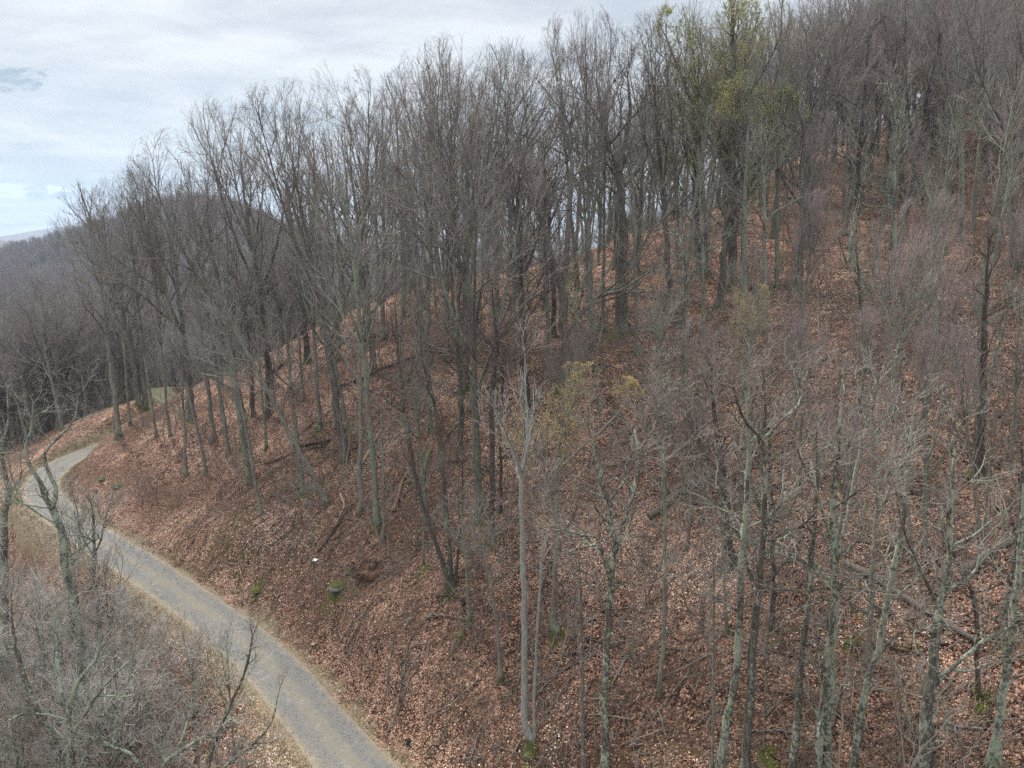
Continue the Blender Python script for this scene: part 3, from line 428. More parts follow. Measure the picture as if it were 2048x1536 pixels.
def bark(name, dark, light, lichen=None, lamt=0., pale=0., moss=True):
    m, t, b = mat(name)
    tcn = N(t, 'ShaderNodeTexCoord').outputs['Object']; rnd = N(t, 'ShaderNodeObjectInfo').outputs['Random']
    off = N(t, 'ShaderNodeCombineXYZ')
    for i in range(3): t.links.new(M(t, 'MULTIPLY', rnd, 31.7), off.inputs[i])
    ad = N(t, 'ShaderNodeVectorMath', operation='ADD'); t.links.new(tcn, ad.inputs[0]); t.links.new(off.outputs[0], ad.inputs[1]); V = ad.outputs[0]
    ridg = NOISE(t, VMUL(t, V, (1, 1, .16)), 16, 4, .7)
    c = MIX(t, RAMP(t, ridg, [(.35, 0), (.68, 1)]), dark, light)
    if lichen:
        n1 = M(t, 'ADD', M(t, 'MULTIPLY', NOISE(t, VMUL(t, V, (1, 1, .5)), 1.6, 3, .6), .42), M(t, 'MULTIPLY', NOISE(t, VMUL(t, V, (1, 1, .6)), 11, 5, .75), .58))
        k = RAMP(t, M(t, 'ADD', n1, M(t, 'MULTIPLY', M(t, 'SUBTRACT', rnd, .5), .10)), [(.585-lamt*.11, 0), (.635-lamt*.11, 1)])
        lc = MIX(t, NOISE(t, V, 11, 3, .7), lichen, tuple(min(1, x*1.5) for x in lichen))
        c = MIX(t, k, c, lc)
        c = MIX(t, RAMP(t, NOISE(t, V, 10, 4, .8), [(.60, 0), (.65, .8*min(1, lamt))]), c, tuple(x*1.6 for x in lichen))
    if moss:
        sp = N(t, 'ShaderNodeSeparateXYZ'); t.links.new(tcn, sp.inputs[0])
        hz = M(t, 'SUBTRACT', M(t, 'MULTIPLY', NOISE(t, V, 2.2, 3), 1.1), M(t, 'MULTIPLY', M(t, 'ADD', sp.outputs[2], .25), .55))
        c = MIX(t, RAMP(t, hz, [(.18, 0), (.42, .9)]), c, (.075, .085, .018))
    c = MIX(t, M(t, 'MULTIPLY', rnd, .45), c, MIX(t, .5, c, (.05, .04, .035)))
    t.links.new(c, b.inputs['Base Color']); bump(t, b, ridg, .05, .8)
    return m
def twig(name, a, c2):
    m, t, b = mat(name); rnd = N(t, 'ShaderNodeObjectInfo').outputs['Random']
    n = NOISE(t, N(t, 'ShaderNodeTexCoord').outputs['Object'], .7, 3)
    k = M(t, 'ADD', M(t, 'MULTIPLY', rnd, .6), M(t, 'MULTIPLY', n, .5))
    t.links.new(MIX(t, k, a, c2), b.inputs['Base Color'])
    return m
def flat(name, a, c2, scale=6):
    m, t, b = mat(name)
    t.links.new(MIX(t, RAMP(t, NOISE(t, N(t, 'ShaderNodeTexCoord').outputs['Object'], scale, 4, .7), [(.35, 0), (.65, 1)]), a, c2), b.inputs['Base Color'])
    return m
LICH = (.27, .31, .235)
BARK = dict(
    oak=bark('grey_oak_bark', (.075, .066, .057), (.23, .21, .18), (.19, .215, .16), .35),
    dark=bark('dark_bark', (.045, .038, .034), (.15, .13, .115), (.17, .20, .14), .15),
    slim=bark('slim_grey_bark', (.11, .10, .086), (.31, .295, .25), (.22, .26, .19), .55),
    lichen=bark('lichen_bark', (.05, .045, .04), (.17, .16, .135), LICH, .92),
    birch=bark('smooth_pale_bark', (.21, .21, .19), (.36, .365, .33), (.30, .34, .28), .5),
    snag=bark('dead_wood_bark', (.09, .08, .07), (.25, .23, .20), (.5, .5, .46), .55),
)
BARK['maple'] = BARK['slim']; BARK['bud'] = BARK['slim']; BARK['bud2'] = BARK['oak']; BARK['sap'] = BARK['slim']; BARK['brushy'] = BARK['lichen']
TWIG = dict(
    oak=twig('oak_twigs', (.17, .15, .135), (.28, .25, .22)), dark=twig('dark_twigs', (.11, .085, .075), (.20, .16, .14)),
    slim=twig('grey_twigs', (.20, .175, .155), (.31, .285, .255)), lichen=twig('lichen_twigs', (.20, .17, .145), (.29, .265, .23)),
    birch=twig('pale_twigs', (.28, .27, .245), (.40, .39, .36)), snag=twig('dead_twigs', (.3, .29, .26), (.42, .41, .37)),
    maple=twig('purple_twigs', (.215, .17, .165), (.30, .255, .24)), bud=twig('budding_twigs', (.26, .22, .15), (.34, .30, .21)),
    sap=twig('sapling_twigs', (.24, .18, .155), (.34, .27, .24)),
)
TWIG['brushy'] = twig('pale_brush_twigs', (.34, .31, .285), (.48, .46, .42))
TWIG['bud2'] = twig('green_budding_twigs', (.20, .18, .11), (.28, .26, .15))
BUD = dict(bud=flat('yellow_brown_buds', (.42, .32, .14), (.56, .45, .22)), bud2=flat('yellow_green_buds', (.36, .38, .13), (.52, .53, .22)),
           maple=flat('purple_red_buds', (.20, .10, .11), (.29, .17, .17)))

# ---------------------------------------------------------------- growing trees
def unit(v): return v/(np.linalg.norm(v, axis=-1, keepdims=True)+1e-12)
def perp(rng, d):
    r = rng.normal(size=d.shape); r -= (r*d).sum(-1, keepdims=True)*d; return unit(r)
NSEG = [5, 4, 4, 3, 3, 2, 2, 2]; SIDES = [6, 5, 4, 3, 3, 3, 3, 3]
def grow(rng, P, D, Rr, L, nlev, s=1.2, wob=.16, up=.10, fork=(10, 34), lr=(.80, .66), rr=(.78, .58), rmin=.006, side_ang=(32, 58), flatk=0.):
    """branching by levels; returns [(points (n,k,3), radii (n,k), sides), ...]"""
    out = []; tips = None
    for lev in range(nlev):
        n = NSEG[min(lev, 7)]; pts = [P]; d = D; dirs = [D]
        for i in range(n):
            d = unit(d+wob*rng.normal(size=d.shape)+np.array([0, 0, up])*(1 if lev < 4 else .6))
            d[:, 2] = np.maximum(d[:, 2], -.15-flatk); d = unit(d)
            pts.append(pts[-1]+d*(L/n)[:, None]); dirs.append(d)
        pts = np.stack(pts, 1); dirs = np.stack(dirs, 1); f = np.linspace(0, 1, n+1)
        endk = .80 if lev < nlev-1 else .45
        rad = np.maximum(Rr[:, None]*(1-(1-endk)*f), rmin); out.append((pts, rad, SIDES[min(lev, 7)]))
        if lev == nlev-1: tips = pts[:, 1:].reshape(-1, 3); break
        NP, ND, NR, NL = [], [], [], []
        q = perp(rng, d); az = np.where(rng.random(len(q)) < .5, 1, -1)[:, None]
        for j, sg in ((0, 1), (1, -1)):
            a = np.radians(rng.uniform(fork[0]*(.6 if j == 0 else 1.2), fork[1]*(.6 if j == 0 else 1.25), len(q)))[:, None]
            NP.append(pts[:, -1]); ND.append(unit(d*np.cos(a)+sg*az*q*np.sin(a))); NR.append(Rr*endk*rr[j]); NL.append(L*lr[j]*rng.uniform(.8, 1.12, len(q)))
        for _ in range(int(math.ceil(s))):
            keep = rng.random(len(q)) < s/math.ceil(s)
            k = rng.integers(1, n+1, len(q)); ii = np.arange(len(q)); fr = rng.random(len(q))[:, None]
            p0 = pts[ii, k-1]*(1-fr)+pts[ii, k]*fr; dd = dirs[ii, k]
            a = np.radians(rng.uniform(*side_ang, len(q)))[:, None]
            nd = unit(dd*np.cos(a)+perp(rng, dd)*np.sin(a))
            NP.append(p0[keep]); ND.append(nd[keep]); NR.append((Rr*.5)[keep]); NL.append((L*.58*rng.uniform(.6, 1.15, len(q)))[keep])
        P, D, Rr, L = np.vstack(NP), np.vstack(ND), np.concatenate(NR), np.concatenate(NL)
    return out, tips
def tubes(groups):
    """quad tubes along many polylines at once"""
    VV, FF, off = [], [], 0
    for pts, rad, ns in groups:
        n, k, _ = pts.shape
        tng = unit(np.gradient(pts, axis=1))
        ref = np.where(np.abs(tng[:, :1, 2:3]) > .9, np.array([1., 0, 0]), np.array([0, 0, 1.]))
        u = unit(np.cross(tng, ref)); v = np.cross(tng, u); a = np.arange(ns)*2*math.pi/ns
        ring = pts[:, :, None]+rad[:, :, None, None]*(u[:, :, None]*np.cos(a)[:, None]+v[:, :, None]*np.sin(a)[:, None])
        idx = (np.arange(n*k*ns)+off).reshape(n, k, ns)
        a0, a1 = idx[:, :-1], idx[:, 1:]
        F = np.stack([a0, np.roll(a0, -1, 2), np.roll(a1, -1, 2), a1], -1).reshape(-1, 4)
        VV.append(ring.reshape(-1, 3)); FF.append(F); off += n*k*ns
    return np.vstack(VV), np.vstack(FF)
def resample(st, n):
    st = np.asarray(st, float); s = np.concatenate([[0], np.cumsum(np.linalg.norm(np.diff(st[:, :3], axis=0), axis=1))])
    # Catmull-Rom through the points, then even steps
    Q = np.vstack([2*st[0]-st[1], st, 2*st[-1]-st[-2]]); f = []
    for i in range(1, len(Q)-2):
        for t in np.linspace(0, 1, 6, endpoint=False):
            a, b, c, d = Q[i-1], Q[i], Q[i+1], Q[i+2]; f.append(.5*((2*b)+(c-a)*t+(2*a-5*b+4*c-d)*t*t+(3*b-a-3*c+d)*t**3))
    f.append(st[-1]); f = np.array(f); f[:, 3] = np.maximum(f[:, 3], st[:, 3].min()*.9)
    s = np.concatenate([[0], np.cumsum(np.linalg.norm(np.diff(f[:, :3], axis=0), axis=1))])
    return np.stack([np.interp(np.linspace(0, s[-1], n), s, f[:, i]) for i in range(4)], 1)
STY = dict(
    oak=dict(nlev=6, s=.85, wob=.09, up=.025, fork=(8, 26), side_ang=(22, 46), lr=(.80, .70), rr=(.84, .66), rmin=.0065),
    dark=dict(nlev=5, s=1.2, wob=.12, up=.04, fork=(11, 32), side_ang=(28, 54)),
    slim=dict(nlev=5, s=1.0, wob=.09, up=.03, fork=(8, 25), side_ang=(22, 46), rr=(.82, .64)),
    lichen=dict(nlev=5, s=1.1, wob=.15, up=.05, fork=(12, 36), flatk=.15, rmin=.005),
    maple=dict(nlev=6, s=.9, wob=.08, up=.07, fork=(6, 19), rmin=.005, side_ang=(18, 38)),
    bud=dict(nlev=6, s=.8, wob=.09, up=.12, fork=(9, 28)),
    snag=dict(nlev=2, s=.8, wob=.2, up=.0), birch=dict(nlev=4, s=.6, wob=.08, up=.10, fork=(8, 24)),
    brushy=dict(nlev=4, s=.9, wob=.13, up=.05, fork=(11, 34), rmin=.0075),
    sap=dict(nlev=3, s=1.3, wob=.14, up=.12, fork=(9, 26), rmin=.006),
)
STY['bud2'] = STY['bud']
def limbs_from(rng, st, n, f0, ang, L0, kk=1., pw=.7):
    """starts of side limbs along a resampled stem st (x,y,z,r)"""
    m = len(st)-1; f = f0+(1-f0)*(np.sort(rng.random(n))*.97)
    x = f*m; i = np.minimum(x.astype(int), m-1); fr = (x-i)[:, None]
    p = st[i]*(1-fr)+st[i+1]*fr; d = unit(st[i+1, :3]-st[i, :3])
    az = np.arange(n)*2.4+rng.uniform(0, 6.28)+rng.normal(size=n)*.4
    pr = unit(np.cross(d, np.array([.03, .05, 1.]))+1e-6); p2 = np.cross(d, pr); q = pr*np.cos(az)[:, None]+p2*np.sin(az)[:, None]
    a = np.radians(ang[0]+(ang[1]-ang[0])*rng.random(n))*(1.15-.4*(f-f0)/(1-f0)); a = a[:, None]
    D = unit(d*np.cos(a)+q*np.sin(a)); L = L0*(1-.62*((f-f0)/(1-f0))**1.3)*rng.uniform(.7, 1.2, n)*kk
    Rr = np.minimum(p[:, 3]*.55, .014+.024*L)
    return p[:, :3], D, Rr, L
def add_root(st):
    st = st.copy(); r0 = st[0, 3]
    d = np.array([0, 0, -1.])
    pre = np.array([[*(st[0, :3]+d*.7), r0*2.6], [*(st[0, :3]+d*.10), r0*1.85], [*(st[0, :3]+np.array([0, 0, .18])), r0*1.4]])
    pre[2, :2] = st[0, :2]+(st[1, :2]-st[0, :2])*min(1, .22/max(.05, st[1, 2]-st[0, 2]))
    keep = st[:, 2] > st[0, 2]+.5; return np.vstack([pre, st[keep]])
def squeeze(V, f):
    if f is None: return V
    V = V.copy(); k = V[:, 2] > f[0]; V[k, 2] = f[0]+(V[k, 2]-f[0])*f[1]; return V
def tree_meshes(kind, stems, seed, H, name, fit=False):
    """stems: lists of (x,y,z,r). Returns meshes for trunk, crown, buds."""
    rng = np.random.default_rng(seed); S = STY[kind]; tg, cg, tips = [], [], []
    for si, st in enumerate(stems):
        r = resample(st, 22 if si == 0 else 12)
        j = rng.normal(size=(len(r), 3))*r[:, 3:4]*.22; j[0] = 0; j[:, 2] *= .3; r[:, :3] += j
        body = add_root(r) if st[0][2] < .3 else r
        tg.append((body[None, :, :3], body[None, :, 3], 10 if si == 0 else 7))
        ln = np.linalg.norm(np.diff(r[:, :3], axis=0), axis=1).sum()
        main = ln > .55*H
        if kind == 'snag': n, f0, ang, L0 = 5, .45, (50, 85), .06*H
        elif kind == 'oak': n, f0, ang, L0 = (8, .44, (26, 56), .165*H) if main else (6, .3, (24, 52), .145*H)
        elif kind == 'maple': n, f0, ang, L0 = (12, .34, (16, 36), .15*H) if main else (5, .4, (18, 36), .11*H)
        elif kind in ('bud', 'bud2'): n, f0, ang, L0 = (12, .40, (25, 55), .13*H) if main else (5, .3, (22, 46), .1*H)
        elif kind == 'lichen': n, f0, ang, L0 = (9, .42, (30, 66), .105*H) if main else (5, .25, (28, 62), .085*H)
        elif kind == 'dark': n, f0, ang, L0 = (10, .42, (32, 62), .13*H) if main else (6, .35, (30, 55), .10*H)
        elif kind == 'birch': n, f0, ang, L0 = (8, .50, (22, 40), .08*H) if main else (5, .4, (20, 38), .07*H)
        elif kind in ('sap', 'brushy'): n, f0, ang, L0 = 9, .30, (28, 50), .20*H
        else: n, f0, ang, L0 = (12, .46, (26, 54), .13*H) if main else (6, .35, (24, 46), .1*H)
        P, D, Rr, L = limbs_from(rng, r, n, f0, ang, L0)
        # the top of the stem forks on
        d = unit(r[-1, :3]-r[-3, :3])[None]; q = perp(rng, d)
        if kind != 'snag':
            for a, lk in ((.2, 1.), (-.45, .85)):
                P = np.vstack([P, r[-1:, :3]]); D = np.vstack([D, unit(d*math.cos(a)+q*math.sin(a))]); Rr = np.append(Rr, r[-1, 3]*.75); L = np.append(L, L0*.5*lk)
        g, tp = grow(rng, P, D, Rr, L, **S)
        if kind in ('lichen', 'dark', 'slim', 'oak') and si == 0:   # short dead stubs on the bare bole
            P, D, Rr, L = limbs_from(rng, r, 7, .16, (60, 90), .05*H); keep = rng.random(len(P)) < .8
            g2, _ = grow(rng, P[keep], D[keep], Rr[keep]*.6, L[keep], 3, s=.6, wob=.28, up=.0, flatk=.4); g += g2[1:]; tg.append(g2[0])
        tg.append(g[0]); cg += g[1:]; tips.append(tp)
    FIT = None
    if fit:      # draw the top in so that the tree is as tall as it should be
        A = np.vstack([c[0].reshape(-1, 3) for c in cg]); top = np.percentile(A[:, 2], 99.5); h0 = .5*H
        if top > H: FIT = (h0, (H-h0)/(top-h0))
    V, F = tubes(tg); V = squeeze(V, FIT); trunk = mesh_np(name+'_trunk', V, F, BARK[kind])
    # every crown is drawn in to a dome: twigs that overshoot it are shortened
    V, F = tubes(cg); nb = len(tubes([c for c in cg if c[2] >= 5])[1]) if any(c[2] >= 5 for c in cg) else 0
    if kind in ('oak', 'slim', 'maple', 'dark', 'bud', 'bud2'):
        V = dome(V, cg); tips = [dome(q, cg) for q in tips]
    V = squeeze(V, FIT); tips = [squeeze(q, FIT) for q in tips]
    crown = mesh_np(name+'_crown', V, F, [TWIG[kind], BARK[kind]], mi=(np.repeat([c[2] for c in cg], [c[0].shape[0]*(c[0].shape[1]-1)*c[2] for c in cg]) >= 5).astype(int)); buds = None
    if kind in BUD:
        tp = np.vstack(tips); n = min(len(tp), 20000 if kind != 'maple' else 4500); tp = tp[rng.permutation(len(tp))[:n]]+rng.normal(size=(n, 3))*.03
        sz = rng.uniform(.022, .05, n)*(1 if kind != 'maple' else .45)*(.9 if kind == 'bud2' else .62); a = unit(rng.normal(size=(n, 3))); b_ = perp(rng, a)
        V = np.stack([tp-a*sz[:, None], tp-b_*sz[:, None]*.6, tp+a*sz[:, None], tp+b_*sz[:, None]*.6], 1).reshape(-1, 3)
        buds = mesh_np(name+'_buds', V, np.arange(4*n).reshape(-1, 4), BUD[kind], smooth=False)
    return trunk, crown, buds

def dome(V, cg):
    A = np.vstack([c[0].reshape(-1, 3) for c in cg]); lo, hi = np.percentile(A[:, 2], [8, 98.5]); c = np.array([*np.median(A[:, :2], 0), lo+(hi-lo)*.42])
    rr = np.percentile(np.hypot(A[:, 0]-c[0], A[:, 1]-c[1]), 93); q = (V-c)/np.array([rr, rr, hi-c[2]]); q[:, 2] = np.maximum(q[:, 2], 0)
    n = np.linalg.norm(q, axis=1); k = np.where(n > 1, (1+(n-1)*.25)/np.maximum(n, 1e-6), 1); W = V.copy()
    W[:, :2] = c[:2]+(V[:, :2]-c[:2])*k[:, None]; up = V[:, 2] > c[2]; W[up, 2] = c[2]+(V[up, 2]-c[2])*k[up]; return W
def make_tree(kind, name, stems, seed, H, label, cat, loc, group=None):
    root = link(name, None, loc=loc); root.empty_display_size = .5; tag(root, label, cat, group)
    tr, cr, bu = tree_meshes(kind, stems, seed, H, name, True)
    link('trunk', tr, root); link('crown', cr, root)
    if bu: link('buds', bu, root)
    return root
def proto_stems(kind, rng, H):
    """a typical stem (or stems) of a tree of this kind"""
    c = rng.normal(size=2)*.02*H; r0 = {'sap': .007, 'brushy': .0085, 'maple': .0105, 'slim': .0115, 'oak': .0155, 'lichen': .0135, 'dark': .014, 'bud': .012, 'bud2': .013}[kind]*H
    top = {'oak': .60, 'maple': .66, 'slim': .80, 'lichen': .74, 'dark': .74, 'sap': .84, 'brushy': .7, 'bud': .74, 'bud2': .74}[kind]
    crook = {'lichen': .016, 'dark': .009, 'oak': .006}.get(kind, .005)*H
    k = 7; z = np.linspace(0, top*H, k); x = c[0]*(z/H)**1.5*2+np.cumsum(rng.normal(size=k))*crook*.5; y = c[1]*(z/H)**1.5*2+np.cumsum(rng.normal(size=k))*crook*.5
    x -= x[0]; y -= y[0]; r = r0*(1-.62*(z/(top*H))**1.1)
    st = [list(zip(x, y, z, r))]
    nf = {'oak': 3, 'dark': 1, 'lichen': 2, 'bud': 2, 'bud2': 2, 'maple': 2, 'brushy': 2}.get(kind, 0)
    a0 = rng.uniform(0, 6.28)
    for j in range(nf):
        i = rng.integers(3, k-2) if kind == 'lichen' else rng.integers(3, 5); p = np.array([x[i], y[i], z[i]]); az = a0+j*2.2; L = (H-z[i])*rng.uniform(.55, .72)
        t = np.linspace(0, 1, 6); out = L*(.62 if kind == 'oak' else .42)*(t-.25*t*t)
        st.append([(p[0]+math.cos(az)*o+rng.normal()*crook*.25*(q > 0), p[1]+math.sin(az)*o+rng.normal()*crook*.25*(q > 0), p[2]+L*.93*(q*.8+.2*q*q), r[i]*.68*(1-.65*q)) for o, q in zip(out, t)])
    return st
# ---------------------------------------------------------------- ground
def axis(lo, hi, step, far, n):
    a = np.arange(lo, hi+step/2, step); g = np.geomspace(1, far, n+1)[1:]-1
    g = g/g[-1]; e = step*np.arange(1, n+1)+g**1.0*(far)
    return np.concatenate([lo-e[::-1], a, hi+e])
gx = axis(-62, 62, .36, 5000, 90); gy = np.concatenate([-np.geomspace(3, 700, 14)[::-1]+12, np.arange(12, 112, .36), 112+np.cumsum(np.geomspace(.4, 250, 120))])
GX, GY = np.meshgrid(gx, gy); GZ = height(GX, GY)
ny, nx = GX.shape; idx = np.arange(nx*ny).reshape(ny, nx)
FQ = np.stack([idx[:-1, :-1], idx[:-1, 1:], idx[1:, 1:], idx[1:, :-1]], -1).reshape(-1, 4)
def masks(x, y):
    x, y = np.ravel(x), np.ravel(y)
    d, z, s = line_dist(x, y, ROADC); left = s > 0          # downhill side
    wv = np.where(left, 2.7, 1.8)+1.7*(fbm(x/1.6, y/1.6, 3, 21)-.5)+np.where(left, 1., 0)*2*(fbm(x/9, y/9, 2, 22)-.4)
    verge = 1-sstep(wv-.6, wv+.9, d)
    d2, _, _ = line_dist(x, y, TRACKC); grn = 1-sstep(1.0, 2.6, d2)
    moss = .75*grn+.42*sstep(.60, .70, fbm(x/4.5, y/4.5, 3, 31))
    near = ((x+16)**2/160+(y-47)**2/90) < 1
    moss = np.maximum(moss, np.where(near, .50*sstep(.44, .6, fbm(x/2.2, y/2.2, 3, 33)), 0))
    for bx, by, rr in MOSSY:
        m = np.exp(-((x-bx)**2+(y-by)**2)/(rr*rr)); moss = np.maximum(moss, .85*m)
    moss[d < 1.9] = 0
    bare = sstep(.48, .64, fbm(x/6, y/6, 3, 41))
    bank = np.exp(-((d-5.5)/2.5)**2)*(~left); bare = np.clip(bare*.8+1.0*bank*sstep(.32, .5, fbm(x/2.5, y/2.5, 2, 43)), 0, 1)
    bare[near & (fbm(x/3, y/3, 2, 44) > .45)] = .85
    bare = np.maximum(bare, np.exp(-((x+8.5)**2+(y-40.2)**2)/1.6))
    return np.stack([verge, np.clip(moss, 0, 1), bare, np.ones_like(x)], -1)
MOSSY = [(h[3], h[4]-.35, .75) for h in HERO if 'moss' in h[2] or h[0] == 'dark']+[(p[3], p[4]-.4, .85) for p in PLACED if 'moss' in p[2] or p[0] == 'oak']+[(r[2], r[3], r[4]*.8) for r in ROCKS if r[5]]
MG = ground_material()
g = link('ground', mesh_np('ground', np.stack([GX, GY, GZ], -1).reshape(-1, 3), FQ, MG, attrs={'mask': ('FLOAT_COLOR', masks(GX, GY))}))
tag(g, kind='structure')

def strip(C, half, nacross, lift, crown, seed):
    d = np.gradient(C[:, :2], axis=0); d = unit(d); nrm = np.stack([d[:, 1], -d[:, 0]], -1)
    s = np.concatenate([[0], np.cumsum(np.linalg.norm(np.diff(C[:, :2], axis=0), axis=1))])
    sl = np.arange(0, s[-1], .3); C2 = np.stack([np.interp(sl, s, C[:, i]) for i in range(3)], -1); N2 = unit(np.stack([np.interp(sl, s, nrm[:, i]) for i in range(2)], -1))
    u = np.linspace(-1, 1, nacross); hw = half*(1+.10*(fbm(sl/2.2, sl*0, 2, seed)-.5))
    Pxy = C2[:, None, :2]+N2[:, None]*(u[None, :, None]*hw[:, None, None])
    rut = -.035*np.exp(-((np.abs(u)-.46)/.16)**2)
    z = C2[:, None, 2]+lift+crown*(1-u**2)[None]+rut[None]+.03*(fbm(Pxy[..., 0]*1.3, Pxy[..., 1]*1.3, 2, seed)-.5)
    z[:, 0] = z[:, -1] = C2[:, 2]-.14
    V = np.dstack([Pxy, z]).reshape(-1, 3); i2 = np.arange(len(sl)*nacross).reshape(len(sl), nacross)
    F = np.stack([i2[:-1, :-1], i2[:-1, 1:], i2[1:, 1:], i2[1:, :-1]], -1).reshape(-1, 4)
    return V, F, np.tile(u, len(sl)), np.repeat(sl, nacross)
V, F, ac, al = strip(ROADC, 1.64, 19, -.06, .03, 51)
rd = link('gravel_road', mesh_np('gravel_road', V, F, road_material(), attrs={'across': ('FLOAT', ac), 'along': ('FLOAT', al)})); tag(rd, kind='structure')

# ---------------------------------------------------------------- hand placed trees
ZC = {}
def zat(x, y):
    k = (round(x, 4), round(y, 4))
    if k not in ZC: ZC[k] = zat_(x, y)
    return ZC[k]
def zat_(x, y): return float(height(np.array([x]), np.array([y]))[0])
GRP = dict(bare_tree='bare trees standing on the leafy slope', sapling='thin saplings on the leafy slope', budding_tree='trees with fresh buds',
           forked_tree='forked trees', crooked_tree=None, dead_tree=None, multi_stem_tree=None)
for i, (kind, name, label, x, y, stems) in enumerate(HERO):
    H = max(q[2] for s in stems for q in s)
    make_tree({'slim': 'slim'}.get(kind, kind), name, stems, 100+i, H, label, 'sapling' if name == 'sapling' else 'tree', (x, y, zat(x, y)-.03), GRP[name])

PROTO = {}; HN = dict(oak=24., maple=20., slim=20., dark=20., lichen=17., bud=15., bud2=19., sap=8., brushy=8.)
def proto_meshes(kind, v):
    if (kind, v) not in PROTO:
        rng = np.random.default_rng(1000+v*17+sum(map(ord, kind))); H = HN[kind]
        st = proto_stems(kind, rng, H); ms = tree_meshes(kind, st, 500+v*13+len(kind), H, kind+'_tree')
        n = len(ms[1].vertices); co = np.empty(n*3, np.float32); ms[1].vertices.foreach_get('co', co); top = np.percentile(co[2::3], 99.7)
        PROTO[(kind, v)] = (ms, top, st[0][0][3])
    return PROTO[(kind, v)]
NV = dict(oak=6, maple=4, slim=6, dark=3, lichen=3, bud=1, bud2=2, sap=4, brushy=5); CNT = {}
SRC = {}
def copy_tree(src, name):
    """a copy of a tree with copies of its parts"""
    r = src.copy(); COL.objects.link(r)
    for ch in src.children:
        c = ch.copy(); COL.objects.link(c); c.parent = r
    return r
def stand(kind, name, x, y, dx, dy, H, dbh, label, cat, group, rng):
    v = CNT.get(kind, 0) % NV[kind]; CNT[kind] = CNT.get(kind, 0)+1
    (tr, cr, bu), top, r0 = proto_meshes(kind, v)
    if (kind, v, name) in SRC: o = copy_tree(SRC[(kind, v, name)], name)
    else:
        o = link(name, None); link('trunk', tr, o); link('crown', cr, o)
        if bu: link('buds', bu, o)
        SRC[(kind, v, name)] = o
    L = math.sqrt(dx*dx+dy*dy+H*H); s = L/top; sx = s
    if dbh: sx = s*min(1.35, max(.74 if kind == 'oak' else .6, dbh*.76/2/(r0*s)))
    if kind == 'bud2': sx = max(sx, s*1.3)
    from mathutils import Matrix, Vector
    q = Vector((0, 0, 1)).rotation_difference(Vector((dx, dy, H)).normalized())
    rz = rng.uniform(0, 6.28)
    o.matrix_world = Matrix.Translation((x, y, zat(x, y)-.05)) @ q.to_matrix().to_4x4() @ Matrix.Rotation(rz, 4, 'Z') @ Matrix.Diagonal((sx, sx, s, 1))
    o['label'] = label; o['category'] = cat
    if group: o['group'] = group
    elif 'group' in o: del o['group']
    return o
rng = np.random.default_rng(7)
spots = [(h[3], h[4]) for h in HERO]
for kind, name, label, x, y, dx, H, dbh in PLACED:
    k2 = 'sap' if name == 'sapling' else kind
    stand(k2, name, x, y, dx*1.0, rng.uniform(-1, 1), H, dbh, label, 'sapling' if name == 'sapling' else 'tree', GRP[name], rng); spots.append((x, y))

# ---------------------------------------------------------------- more trees between them: too alike to tell apart, so one label for each stand
def visible_px(x, y, z):
    c, s = math.cos(R(11.5)), math.sin(R(11.5)); d = y*c-z*s; zz = y*s+z*c
    return 1024+1420*x/d, 768-1420*zz/d, d
ZONES = [  # name, category, x range, y range, count, min spacing, kinds, height, label, group
 ('bare_tree', 'tree', (-30, 62), (80, 112), 88, 2.4, ('slim', 'maple', 'slim', 'oak', 'slim'), (16, 21), 'dim slender tree in the dense woods along the crest behind the skyline crowns', 'trees in the dense woods along the crest'),
 ('slender_tree', 'tree', (-22, 48), (68, 92), 52, 2.0, ('slim', 'slim', 'maple', 'slim'), (9, 17), 'slender tree among the bigger trunks along the crest', 'slender trees along the crest'),
 ('bare_tree', 'tree', (-44, -14), (82, 118), 34, 2.8, ('slim', 'oak', 'slim'), (13, 18), 'bare tree in the woods behind the spur, crown tangled with its neighbours', 'trees in the woods behind the spur'),
 ('bare_tree', 'tree', (-110, -56), (84, 150), 56, 3.4, ('slim', 'oak', 'slim', 'maple'), (12, 18), 'grey-brown tree in the wooded hollow beyond the outer side of the road bend', 'trees in the hollow beyond the road bend'),
 ('bare_tree', 'tree', (22, 95), (60, 100), 52, 3.0, ('slim', 'maple', 'dark', 'maple'), (16, 22), 'thin bare tree in the thicket of trunks around the grassy track', 'trees around the grassy track'),
 ('slender_tree', 'tree', (-34, 22), (46, 82), 44, 2.7, ('slim', 'slim', 'dark', 'slim'), (12, 20), 'slender bare tree', 'slender trees on the spur slope'),
 ('slender_tree', 'tree', (-8, 48), (40, 60), 26, 2.8, ('slim', 'maple', 'slim', 'lichen'), (8, 14), 'slender young tree on the upper leafy slope below the grassy track', 'slender young trees on the upper slope'),
 ('slender_tree', 'tree', (8, 38), (22, 42), 26, 2.1, ('maple', 'slim', 'maple'), (6.5, 9.5), 'fine-twigged young tree with purplish top on the near slope', 'purplish young trees on the near slope'),
 ('sapling', 'sapling', (-40, 40), (28, 75), 44, 1.8, ('sap',), (3.5, 7), 'thin twiggy sapling among the trunks on the dead leaves', 'thin saplings among the trunks'),
 ('shrub', 'shrub', (-34, -9), (27, 41), 46, .9, ('brushy', 'sap', 'brushy'), (3.8, 8), 'grey twiggy shrub in the thicket below the road', 'shrubs in the thicket below the road'),
 ('young_tree', 'tree', (-36, -14), (28, 44), 14, 1.9, ('brushy', 'lichen', 'brushy'), (7, 12), 'grey branched young tree in the thicket below the road', 'young trees in the thicket below the road'),
]
rz_ = np.random.default_rng(99)
